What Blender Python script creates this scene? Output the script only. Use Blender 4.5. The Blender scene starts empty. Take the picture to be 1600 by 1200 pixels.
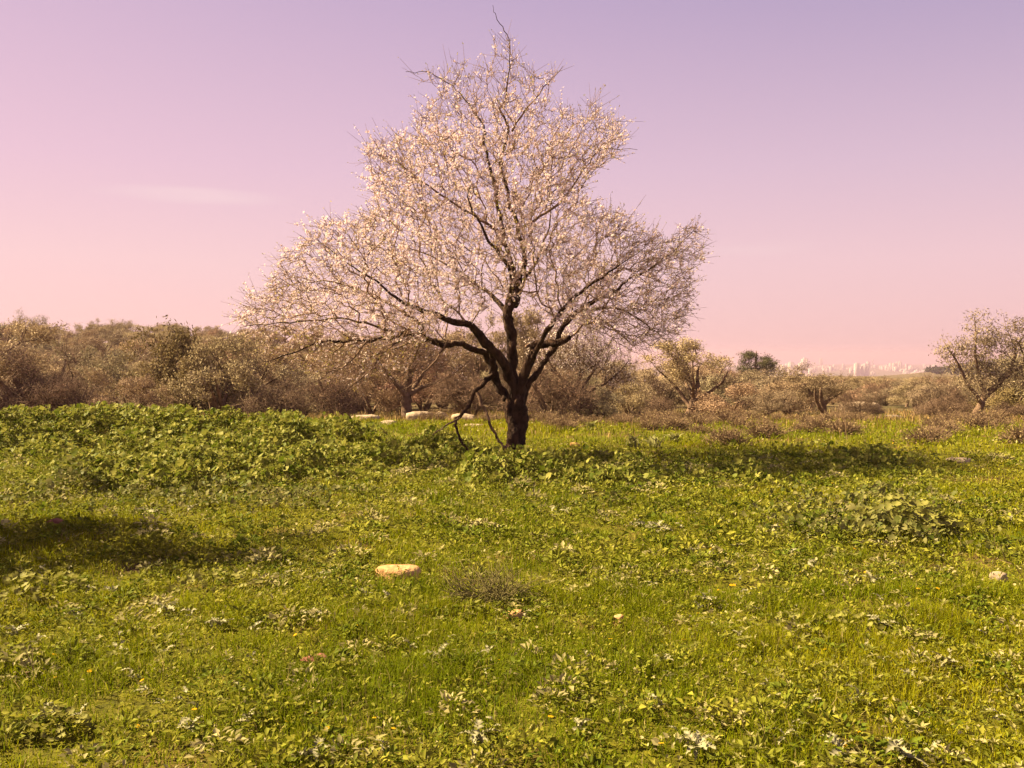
import bpy, math
import numpy as np
from mathutils import Vector, Matrix

scene = bpy.context.scene
COL = scene.collection
R = math.radians
rng = np.random.default_rng(11)

# ------------------------------------------------------------------ camera, sky, sun, exposure
F, CX, CY, HOR = 1386.0, 800.0, 600.0, 555.0        # photo pixels (1600 x 1200)
EYE = 1.6
PITCH = math.atan((CY - HOR) / F)
cam = bpy.data.cameras.new('camera')
cam.sensor_width = 36.0
cam.lens = 36.0 * F / 1600.0
cam.clip_start = 0.05
cam.clip_end = 20000
camo = bpy.data.objects.new('camera', cam)
camo.location = (0, 0, EYE)
camo.rotation_euler = (R(90) - PITCH, 0, 0)
COL.objects.link(camo)
scene.camera = camo

EXPOSURE = 2.1
scene.view_settings.view_transform = 'Standard'
scene.view_settings.look = 'None'
scene.view_settings.exposure = EXPOSURE
scene.view_settings.gamma = 1.0
scene.view_settings.use_curve_mapping = False
scene.cycles.max_bounces = 6
scene.cycles.diffuse_bounces = 3
scene.cycles.glossy_bounces = 2
scene.cycles.transmission_bounces = 4
scene.cycles.volume_bounces = 0
scene.cycles.transparent_max_bounces = 8

SUN_EL = R(43)
SUN_DIR = Vector((-1.0, 0.19, 0)).normalized() * math.cos(SUN_EL) + Vector((0, 0, math.sin(SUN_EL)))
sun = bpy.data.lights.new('sun', 'SUN')
sun.energy = 5.0
sun.angle = R(0.53)
sun.color = (1.0, 0.80, 0.46)
suno = bpy.data.objects.new('sun', sun)
suno.rotation_euler = SUN_DIR.to_track_quat('Z', 'Y').to_euler()
suno.location = (-30, 0, 40)
COL.objects.link(suno)


def srgb(*c):
    return tuple(((v / 255) / 12.92 if v / 255 < 0.04045 else ((v / 255 + 0.055) / 1.055) ** 2.4) for v in c)


world = bpy.data.worlds.new('World')
scene.world = world
world.use_nodes = True
nt = world.node_tree
nt.nodes.clear()


def node(tree, kind, **kw):
    n = tree.nodes.new(kind)
    for k, v in kw.items():
        setattr(n, k, v)
    return n


def ramp(tree, stops):
    n = tree.nodes.new('ShaderNodeValToRGB')
    els = n.color_ramp.elements
    while len(els) < len(stops):
        els.new(0.5)
    for e, (p, c) in zip(els, stops):
        e.position = p
        e.color = (c[0], c[1], c[2], 1)
    return n


def maths(tree, op, a=None, b=None, clamp=False):
    n = tree.nodes.new('ShaderNodeMath')
    n.operation = op
    n.use_clamp = clamp
    for i, v in enumerate((a, b)):
        if v is None:
            continue
        if isinstance(v, (int, float)):
            n.inputs[i].default_value = v
        else:
            tree.links.new(v, n.inputs[i])
    return n.outputs[0]


def mixc(tree, fac, a, b, blend='MIX'):
    n = tree.nodes.new('ShaderNodeMix')
    n.data_type = 'RGBA'
    n.blend_type = blend
    for sock, v in ((n.inputs[0], fac), (n.inputs[6], a), (n.inputs[7], b)):
        if isinstance(v, (int, float)):
            sock.default_value = v
        elif isinstance(v, tuple):
            sock.default_value = (v[0], v[1], v[2], 1)
        else:
            tree.links.new(v, sock)
    return n.outputs[2]


tc = node(nt, 'ShaderNodeTexCoord')
sx = node(nt, 'ShaderNodeSeparateXYZ')
nt.links.new(tc.outputs['Generated'], sx.inputs[0])
rampL = ramp(nt, [(0.0, srgb(253, 206, 202)), (0.10, srgb(252, 211, 214)), (0.20, srgb(240, 200, 218)),
                  (0.37, srgb(215, 184, 213)), (1.0, srgb(135, 118, 145))])
rampR = ramp(nt, [(0.0, srgb(246, 200, 198)), (0.10, srgb(243, 204, 212)), (0.20, srgb(222, 193, 213)),
                  (0.37, srgb(178, 161, 199)), (1.0, srgb(110, 100, 130))])
nt.links.new(sx.outputs[2], rampL.inputs[0])
nt.links.new(sx.outputs[2], rampR.inputs[0])
mr = node(nt, 'ShaderNodeMapRange')
mr.inputs[1].default_value = -0.55
mr.inputs[2].default_value = 0.55
nt.links.new(sx.outputs[0], mr.inputs[0])
grad = mixc(nt, mr.outputs[0], rampL.outputs[0], rampR.outputs[0])
# faint cirrus: stretched noise inside two soft windows of direction
mp = node(nt, 'ShaderNodeMapping')
mp.inputs['Scale'].default_value = (4.0, 4.0, 38.0)
mp.inputs['Rotation'].default_value = (0, R(3), 0)
nt.links.new(tc.outputs['Generated'], mp.inputs[0])
nz = node(nt, 'ShaderNodeTexNoise')
nz.inputs['Scale'].default_value = 1.6
nz.inputs['Detail'].default_value = 5
nt.links.new(mp.outputs[0], nz.inputs['Vector'])
cl = maths(nt, 'MULTIPLY', maths(nt, 'SUBTRACT', nz.outputs[0], 0.36), 3.0, True)


def soft_window(x0, z0, wx, wz):
    dx = maths(nt, 'DIVIDE', maths(nt, 'SUBTRACT', sx.outputs[0], x0), wx)
    dz = maths(nt, 'DIVIDE', maths(nt, 'SUBTRACT', sx.outputs[2], z0), wz)
    d2 = maths(nt, 'ADD', maths(nt, 'MULTIPLY', dx, dx), maths(nt, 'MULTIPLY', dz, dz))
    return maths(nt, 'SUBTRACT', 1.0, d2, True)


w1 = soft_window(-0.335, 0.166, 0.105, 0.010)
w2 = soft_window(0.26, 0.116, 0.07, 0.012)
wsum = maths(nt, 'ADD', maths(nt, 'MULTIPLY', w1, 0.55), maths(nt, 'MULTIPLY', w2, 0.30))
cloudf = maths(nt, 'MULTIPLY', wsum, cl, True)
grad = mixc(nt, cloudf, grad, srgb(255, 226, 226))
sky = node(nt, 'ShaderNodeTexSky', sky_type='NISHITA')
sky.sun_disc = False
sky.sun_elevation = SUN_EL
sky.sun_rotation = math.atan2(SUN_DIR.x, SUN_DIR.y)
skyt = mixc(nt, 1.0, sky.outputs[0], (0.16, 0.095, 0.075), 'MULTIPLY')   # the picture's warm white balance
full = mixc(nt, 0.10, grad, skyt)
bg = node(nt, 'ShaderNodeBackground')
bg.inputs[1].default_value = 1.0 / (2 ** EXPOSURE)
nt.links.new(full, bg.inputs[0])
wo = node(nt, 'ShaderNodeOutputWorld')
nt.links.new(bg.outputs[0], wo.inputs[0])


# ------------------------------------------------------------------ pixels to places, noise, terrain
def at(px, py, depth):
    """the point at ground distance `depth` (world y) seen at a photo pixel"""
    a, b = (px - CX) / F, (CY - py) / F
    d = np.array((a, math.cos(PITCH) + b * math.sin(PITCH), -math.sin(PITCH) + b * math.cos(PITCH)))
    d *= depth / d[1]
    return np.array((0, 0, EYE)) + d


def sstep(a, b, x):
    t = np.clip((x - a) / (b - a), 0, 1)
    return t * t * (3 - 2 * t)


def vnoise(x, y, seed=0):
    x = np.asarray(x, float)
    y = np.asarray(y, float)
    xi, yi = np.floor(x), np.floor(y)
    fx, fy = x - xi, y - yi
    fx, fy = fx * fx * (3 - 2 * fx), fy * fy * (3 - 2 * fy)

    def h(a, b):
        s = np.sin(a * 127.1 + b * 311.7 + seed * 74.7) * 43758.5453
        return s - np.floor(s)
    return (h(xi, yi) * (1 - fx) + h(xi + 1, yi) * fx) * (1 - fy) + (h(xi, yi + 1) * (1 - fx) + h(xi + 1, yi + 1) * fx) * fy


def fbm(x, y, scale, seed=0, octaves=3):
    v, a, t = 0, 1.0, 0
    for k in range(octaves):
        v = v + a * vnoise(np.asarray(x) / scale, np.asarray(y) / scale, seed + k * 13)
        t += a
        a *= 0.5
        scale = scale * 0.47
    return v / t


def terrain(x, y):
    x = np.asarray(x, float)
    y = np.asarray(y, float)
    z = 0.10 * (fbm(x, y, 5.0, 3) - 0.5) * sstep(6, 10, y) + 0.05 * (fbm(x, y, 0.9, 5, 2) - 0.5)
    z = z + 0.10 * sstep(-1.0, -7.0, x) * sstep(9, 17, y) * (1 - sstep(20, 27, y))
    z = z - 0.9 * sstep(18, 37, y)
    w = sstep(14, -32, x) * (1 - sstep(230, 600, y))
    z = z + w * 4.6 * sstep(38, 150, y)
    low = -3.0 * sstep(36, 110, y) - 8.0 * sstep(100, 420, y) - 66.0 * sstep(400, 2600, y)
    z = z + (1 - w) * low
    z = z + 15.0 * sstep(345, 500, x) * np.exp(-((y - 800) / 170.0) ** 2)
    z = z + 1.2 * (fbm(x, y, 45.0, 9) - 0.5) * sstep(45, 160, y)
    return z


def ground_at(px, py):
    lo, hi = 2.0, 80.0
    for _ in range(40):
        m = 0.5 * (lo + hi)
        p = at(px, py, m)
        if p[2] > terrain(p[0], p[1]):
            lo = m
        else:
            hi = m
    p = at(px, py, lo)
    p[2] = float(terrain(p[0], p[1]))
    return p


def in_poly(x, y, poly):
    inside = np.zeros(np.shape(x), bool)
    n = len(poly)
    for i in range(n):
        x1, y1 = poly[i]
        x2, y2 = poly[(i + 1) % n]
        c = ((y1 > y) != (y2 > y)) & (x < (x2 - x1) * (y - y1) / (y2 - y1 + 1e-12) + x1)
        inside ^= c
    return inside


# ------------------------------------------------------------------ mesh helpers
def tri_mesh(name, verts, tris, cols=None, smooth=False):
    verts = np.ascontiguousarray(verts, np.float32)
    tris = np.ascontiguousarray(tris, np.int32)
    me = bpy.data.meshes.new(name)
    me.vertices.add(len(verts))
    me.vertices.foreach_set('co', verts.ravel())
    me.loops.add(tris.size)
    me.loops.foreach_set('vertex_index', tris.ravel())
    me.polygons.add(len(tris))
    me.polygons.foreach_set('loop_start', np.arange(0, tris.size, 3, dtype=np.int32))
    if smooth:
        me.polygons.foreach_set('use_smooth', np.ones(len(tris), bool))
    if cols is not None:
        c = np.ones((len(verts), 4), np.float32)
        c[:, :3] = cols
        at_ = me.color_attributes.new('col', 'FLOAT_COLOR', 'POINT')
        at_.data.foreach_set('color', c.ravel())
    me.update(calc_edges=True)
    return me


class Bag:
    """collects triangles with colours"""
    def __init__(self):
        self.v, self.t, self.c, self.n = [], [], [], 0

    def add(self, v, t, c=None):
        v = np.asarray(v, float).reshape(-1, 3)
        self.v.append(v)
        self.t.append(np.asarray(t, int).reshape(-1, 3) + self.n)
        if c is None:
            c = (0.5, 0.5, 0.5)
        c = np.asarray(c, float)
        self.c.append(np.broadcast_to(c, (len(v), 3)) if c.ndim == 1 else c)
        self.n += len(v)

    def mesh(self, name, smooth=False):
        return tri_mesh(name, np.concatenate(self.v), np.concatenate(self.t), np.concatenate(self.c), smooth)


def obj(name, data, mat=None, parent=None, loc=None):
    o = bpy.data.objects.new(name, data)
    COL.objects.link(o)
    if mat is not None and data is not None and len(data.materials) == 0:
        data.materials.append(mat)
    if parent is not None:
        o.parent = parent
    if loc is not None:
        o.location = tuple(float(v) for v in loc)
    return o


def tag(o, label=None, cat=None, group=None, kind=None):
    if label:
        o['label'] = label
    if cat:
        o['category'] = cat
    if group:
        o['group'] = group
    if kind:
        o['kind'] = kind
    return o


def unit(v):
    v = np.asarray(v, float)
    return v / (np.linalg.norm(v, axis=-1, keepdims=True) + 1e-9)


def rand_dirs(n, up=0.0, r=None):
    r = r or rng
    d = r.normal(size=(n, 3))
    d = unit(d)
    d[:, 2] += up
    return unit(d)


def perp(d, r=None):
    r = r or rng
    a = np.cross(d, r.normal(size=d.shape))
    return unit(a)


def kites(P, D, N, L, W, fold=0.0):
    """leaves: base, two shoulders, tip (2 triangles each)"""
    n = len(P)
    L = np.broadcast_to(L, (n,))[:, None]
    W = np.broadcast_to(W, (n,))[:, None]
    S = unit(np.cross(D, N))
    Nn = np.cross(S, D)
    v = np.stack([P, P + D * L * 0.45 + S * W * 0.5 + Nn * fold * W, P + D * L, P + D * L * 0.45 - S * W * 0.5 + Nn * fold * W], 1)
    base = (np.arange(n) * 4)[:, None, None]
    t = base + np.array([[0, 1, 2], [0, 2, 3]])[None]
    return v.reshape(-1, 3), t.reshape(-1, 3)


def discs(P, N, Rr, k=7, cup=0.22, r=None):
    """rounded leaves: a fan of k rim points with a notch at the stalk"""
    n = len(P)
    Rr = np.broadcast_to(Rr, (n,))
    a = perp(N, r)
    b = np.cross(N, a)
    ang = np.linspace(0.35, 2 * math.pi - 0.35, k)
    rad = 1.0 + 0.10 * np.cos(np.arange(k) * math.pi)
    rim = (P[:, None] + (a[:, None] * np.cos(ang)[None, :, None] + b[:, None] * np.sin(ang)[None, :, None]) * (Rr[:, None] * rad[None])[..., None]
           + N[:, None] * (Rr * cup)[:, None, None])
    v = np.concatenate([P[:, None], rim], 1)
    m = k + 1
    loc = np.array([[0, i + 1, i + 2] for i in range(k - 1)])
    t = (np.arange(n) * m)[:, None, None] + loc[None]
    return v.reshape(-1, 3), t.reshape(-1, 3), m


def prisms(A, B, ra, rb, k=3):
    n = len(A)
    D = unit(B - A)
    u = np.cross(D, np.array((0.31, 0.52, 0.79)))
    u = unit(u)
    w = np.cross(D, u)
    ang = np.arange(k) * 2 * math.pi / k
    off = u[:, None] * np.cos(ang)[None, :, None] + w[:, None] * np.sin(ang)[None, :, None]
    v = np.concatenate([A[:, None] + off * np.broadcast_to(ra, (n,))[:, None, None], B[:, None] + off * np.broadcast_to(rb, (n,))[:, None, None]], 1)
    loc = []
    for i in range(k):
        j = (i + 1) % k
        loc += [[i, j, k + j], [i, k + j, k + i]]
    t = (np.arange(n) * 2 * k)[:, None, None] + np.array(loc)[None]
    return v.reshape(-1, 3), t.reshape(-1, 3)


def smooth_line(pts, rad, sub=4):
    pts = np.asarray(pts, float)
    rad = np.asarray(rad, float)
    if len(pts) < 3:
        t = np.linspace(0, 1, sub * 2 + 1)
        return pts[0] + (pts[-1] - pts[0]) * t[:, None], rad[0] + (rad[-1] - rad[0]) * t
    P = np.vstack([2 * pts[0] - pts[1], pts, 2 * pts[-1] - pts[-2]])
    op, orr = [], []
    for i in range(1, len(P) - 2):
        for s in range(sub):
            t = s / sub
            a, b, c, d = P[i - 1], P[i], P[i + 1], P[i + 2]
            op.append(0.5 * (2 * b + (c - a) * t + (2 * a - 5 * b + 4 * c - d) * t * t + (3 * b - a - 3 * c + d) * t ** 3))
            orr.append(rad[i - 1] + (rad[i] - rad[i - 1]) * t)
    op.append(pts[-1])
    orr.append(rad[-1])
    return np.array(op), np.array(orr)


def tube(pts, rad, k=10, lump=0.0, seed=0, cap=True):
    pts = np.asarray(pts, float)
    n = len(pts)
    T = unit(np.gradient(pts, axis=0))
    u = unit(np.cross(T[0], (0.3, 0.9, 0.2)))
    V = []
    ang = np.arange(k) * 2 * math.pi / k
    r_ = np.random.default_rng(seed)
    ph = r_.uniform(0, 6.28, 6)
    for i in range(n):
        u = unit(u - T[i] * np.dot(u, T[i]))
        w = np.cross(T[i], u)
        rr = rad[i] * (1 + lump * (np.sin(ang * 3 + ph[0] + i * 0.35) * 0.5 + np.sin(ang * 2 + ph[1] - i * 0.6) * 0.6
                                   + r_.normal(0, 0.35, k)))
        V.append(pts[i] + np.outer(np.cos(ang) * rr, u) + np.outer(np.sin(ang) * rr, w))
    V = np.concatenate(V)
    t = []
    for i in range(n - 1):
        for j in range(k):
            a, b = i * k + j, i * k + (j + 1) % k
            t += [[a, b, b + k], [a, b + k, a + k]]
    if cap:
        V = np.vstack([V, pts[-1] + T[-1] * rad[-1] * 0.5])
        for j in range(k):
            t.append([(n - 1) * k + j, (n - 1) * k + (j + 1) % k, n * k])
    return V, np.array(t)


def grow(seedP, seedL, pts, bf=0.4):
    """dendrite through pts: each joins the tree where distance plus a share of the path back is least"""
    nS, n = len(seedP), len(pts)
    P = np.vstack([seedP, pts])
    L = np.concatenate([seedL, np.zeros(n)])
    best = np.full(n, 1e9)
    par = np.zeros(n, int)
    for i in range(nS):
        d = np.linalg.norm(pts - seedP[i], axis=1) + bf * seedL[i]
        m = d < best
        best[m] = d[m]
        par[m] = i
    parent = np.full(nS + n, -1)
    order = []
    done = np.zeros(n, bool)
    for _ in range(n):
        j = int(np.argmin(np.where(done, 1e9, best)))
        done[j] = True
        g = nS + j
        parent[g] = par[j]
        L[g] = L[par[j]] + np.linalg.norm(P[g] - P[par[j]])
        order.append(g)
        d = np.linalg.norm(pts - pts[j], axis=1) + bf * L[g]
        m = (d < best) & ~done
        best[m] = d[m]
        par[m] = g
    return P, parent, order


def pipe_radii(nTot, parent, order, tip, power=2.3, top=0.1):
    acc = np.zeros(nTot)
    r = np.zeros(nTot)
    for g in reversed(order):
        a = acc[g] if acc[g] > 0 else tip ** power
        r[g] = a ** (1 / power)
        acc[parent[g]] += a
    return np.minimum(r, top)


# ------------------------------------------------------------------ materials
def new_mat(name):
    m = bpy.data.materials.new(name)
    m.use_nodes = True
    t = m.node_tree
    t.nodes.clear()
    return m, t


def leaf_mat(name, transl=0.35, rough=0.55, spec=0.25, vary=0.0):
    m, t = new_mat(name)
    a = node(t, 'ShaderNodeAttribute', attribute_name='col')
    colr = a.outputs['Color']
    if vary:
        oi = node(t, 'ShaderNodeObjectInfo')
        hs = node(t, 'ShaderNodeHueSaturation')
        t.links.new(colr, hs.inputs['Color'])
        t.links.new(maths(t, 'ADD', 1 - vary / 2, maths(t, 'MULTIPLY', oi.outputs['Random'], vary)), hs.inputs['Value'])
        h2 = maths(t, 'FRACT', maths(t, 'MULTIPLY', oi.outputs['Random'], 7.31))
        t.links.new(maths(t, 'ADD', 0.485, maths(t, 'MULTIPLY', h2, 0.03)), hs.inputs['Hue'])
        colr = hs.outputs[0]
    p = node(t, 'ShaderNodeBsdfPrincipled')
    p.inputs['Roughness'].default_value = rough
    p.inputs['Specular IOR Level'].default_value = spec
    t.links.new(colr, p.inputs['Base Color'])
    tr = node(t, 'ShaderNodeBsdfTranslucent')
    t.links.new(colr, tr.inputs[0])
    mx = node(t, 'ShaderNodeMixShader')
    mx.inputs[0].default_value = transl
    t.links.new(p.outputs[0], mx.inputs[1])
    t.links.new(tr.outputs[0], mx.inputs[2])
    o = node(t, 'ShaderNodeOutputMaterial')
    t.links.new(mx.outputs[0], o.inputs[0])
    return m


def solid_mat(name, c1, c2, scale, rough=0.9, bump=0.0, bscale=None, detail=6, stretch=(1, 1, 1), use_col=False, c3=None):
    m, t = new_mat(name)
    tcn = node(t, 'ShaderNodeTexCoord')
    mpn = node(t, 'ShaderNodeMapping')
    mpn.inputs['Scale'].default_value = stretch
    t.links.new(tcn.outputs['Object'], mpn.inputs[0])
    n = node(t, 'ShaderNodeTexNoise')
    n.inputs['Scale'].default_value = scale
    n.inputs['Detail'].default_value = detail
    t.links.new(mpn.outputs[0], n.inputs['Vector'])
    stops = [(0.32, c1), (0.68, c2)] if c3 is None else [(0.3, c1), (0.52, c2), (0.7, c3)]
    rp = ramp(t, stops)
    t.links.new(n.outputs[0], rp.inputs[0])
    colr = rp.outputs[0]
    if use_col:
        a = node(t, 'ShaderNodeAttribute', attribute_name='col')
        colr = mixc(t, 1.0, colr, a.outputs['Color'], 'MULTIPLY')
    p = node(t, 'ShaderNodeBsdfPrincipled')
    p.inputs['Roughness'].default_value = rough
    p.inputs['Specular IOR Level'].default_value = 0.2
    t.links.new(colr, p.inputs['Base Color'])
    if bump:
        n2 = node(t, 'ShaderNodeTexNoise')
        n2.inputs['Scale'].default_value = bscale or scale * 3
        n2.inputs['Detail'].default_value = 8
        t.links.new(mpn.outputs[0], n2.inputs['Vector'])
        b = node(t, 'ShaderNodeBump')
        b.inputs['Strength'].default_value = 1.0
        b.inputs['Distance'].default_value = bump
        t.links.new(n2.outputs[0], b.inputs['Height'])
        t.links.new(b.outputs[0], p.inputs['Normal'])
    o = node(t, 'ShaderNodeOutputMaterial')
    t.links.new(p.outputs[0], o.inputs[0])
    return m


M = dict(
    grass=leaf_mat('grass_blade', 0.42, 0.65, 0.05),
    herb=leaf_mat('herb_leaf', 0.32, 0.65, 0.06),
    mallow=leaf_mat('mallow_leaf', 0.30, 0.6, 0.1),
    thistle=leaf_mat('thistle_leaf', 0.15, 0.6, 0.2),
    petal=leaf_mat('petal', 0.40, 0.7, 0.05),
    young=leaf_mat('young_leaf', 0.4, 0.5, 0.25),
    foliage=leaf_mat('tree_foliage', 0.18, 0.7, 0.08, 0.4),
    dry=leaf_mat('dry_stem', 0.15, 0.8, 0.1),
    bark=solid_mat('almond_bark', (0.014, 0.007, 0.005), (0.070, 0.036, 0.022), 11, 0.95, 0.06, 22, stretch=(1, 1, 0.4)),
    limb=solid_mat('almond_limb_bark', (0.06, 0.036, 0.025), (0.24, 0.15, 0.10), 7, 0.9, 0.012, 30),
    twig=solid_mat('almond_twig', (0.12, 0.066, 0.042), (0.27, 0.165, 0.11), 5, 0.8),
    wood=solid_mat('tree_wood', (0.07, 0.042, 0.028), (0.21, 0.135, 0.09), 6, 0.9, 0.01, 22),
    lime=solid_mat('limestone', (0.20, 0.145, 0.095), (0.40, 0.31, 0.225), 5, 0.95, 0.02, 12),
    tan=solid_mat('tan_stone', (0.30, 0.15, 0.06), (0.50, 0.31, 0.15), 9, 0.95, 0.02, 22),
    red=solid_mat('red_stone', (0.14, 0.05, 0.035), (0.28, 0.12, 0.085), 12, 0.95, 0.015, 26),
    wall=solid_mat('city_render', (0.56, 0.50, 0.46), (0.74, 0.69, 0.66), 0.05, 0.9, use_col=True),
    metal=solid_mat('mast_steel', (0.18, 0.16, 0.16), (0.25, 0.22, 0.22), 0.2, 0.6),
)


def ground_material():
    m, t = new_mat('meadow_soil')
    tcn = node(t, 'ShaderNodeTexCoord')

    def noise(scale, detail=5):
        n = node(t, 'ShaderNodeTexNoise')
        n.inputs['Scale'].default_value = scale
        n.inputs['Detail'].default_value = detail
        t.links.new(tcn.outputs['Object'], n.inputs['Vector'])
        return n.outputs[0]
    soil = ramp(t, [(0.35, (0.06, 0.034, 0.014)), (0.65, (0.13, 0.075, 0.03))])
    t.links.new(noise(6), soil.inputs[0])
    moss = ramp(t, [(0.35, (0.05, 0.048, 0.004)), (0.65, (0.11, 0.10, 0.007))])
    t.links.new(noise(11), moss.inputs[0])
    f = maths(t, 'MULTIPLY', maths(t, 'SUBTRACT', noise(1.1), 0.52), 6.0, True)
    near = mixc(t, f, moss.outputs[0], soil.outputs[0])
    scrub = ramp(t, [(0.30, (0.050, 0.045, 0.020)), (0.5, (0.10, 0.075, 0.036)), (0.72, (0.17, 0.115, 0.06))])
    t.links.new(noise(0.35, 8), scrub.inputs[0])
    sp = node(t, 'ShaderNodeSeparateXYZ')
    t.links.new(tcn.outputs['Object'], sp.inputs[0])
    mrn = node(t, 'ShaderNodeMapRange')
    mrn.inputs[1].default_value = 19
    mrn.inputs[2].default_value = 32
    t.links.new(sp.outputs[1], mrn.inputs[0])
    c = mixc(t, mrn.outputs[0], near, scrub.outputs[0])
    # fields of the plain in front of the town
    fld = ramp(t, [(0.35, (0.06, 0.07, 0.025)), (0.55, (0.10, 0.09, 0.04)), (0.7, (0.16, 0.11, 0.06))])
    t.links.new(noise(0.006, 3), fld.inputs[0])
    mf = node(t, 'ShaderNodeMapRange')
    mf.inputs[1].default_value = 900
    mf.inputs[2].default_value = 1500
    t.links.new(sp.outputs[1], mf.inputs[0])
    c = mixc(t, mf.outputs[0], c, fld.outputs[0])
    p = node(t, 'ShaderNodeBsdfPrincipled')
    p.inputs['Roughness'].default_value = 0.95
    p.inputs['Specular IOR Level'].default_value = 0.1
    t.links.new(c, p.inputs['Base Color'])
    b = node(t, 'ShaderNodeBump')
    b.inputs['Distance'].default_value = 0.03
    t.links.new(noise(18, 8), b.inputs['Height'])
    t.links.new(b.outputs[0], p.inputs['Normal'])
    o = node(t, 'ShaderNodeOutputMaterial')
    t.links.new(p.outputs[0], o.inputs[0])
    return m


# ------------------------------------------------------------------ ground
def build_ground():
    u = np.linspace(-1, 1, 241)
    gx = 4200 * np.sinh(u * 7.2) / math.sinh(7.2)
    gx = gx + u * 14
    v = np.linspace(0, 1, 300)
    gy = -40 + 62 * np.clip(v / 0.55, 0, 1) + 7600 * (np.expm1(np.clip((v - 0.55) / 0.45, 0, 1) * 6.0) / math.expm1(6.0))
    X, Y = np.meshgrid(gx, gy)
    Z = terrain(X, Y)
    nx, ny = len(gx), len(gy)
    V = np.stack([X, Y, Z], -1).reshape(-1, 3)
    i = np.arange((ny - 1) * (nx - 1))
    a = (i // (nx - 1)) * nx + i % (nx - 1)
    T = np.concatenate([np.stack([a, a + 1, a + nx + 1], 1), np.stack([a, a + nx + 1, a + nx], 1)])
    g = obj('ground', tri_mesh('ground', V, T, smooth=True), ground_material())
    tag(g, 'green meadow ground sloping down to scrubland and a wide plain', 'ground', kind='structure')


build_ground()


# ------------------------------------------------------------------ the almond tree (1 photo pixel is 1 cm at its distance)
TD = 13.86


def limb_points(rows):
    p, r = [], []
    for px, py, rad, off in rows:
        q = at(px, py, TD + off)
        p.append(q)
        r.append(rad * (0.01 if py > 440 else 0.0075))
    return np.array(p), np.array(r)


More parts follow.
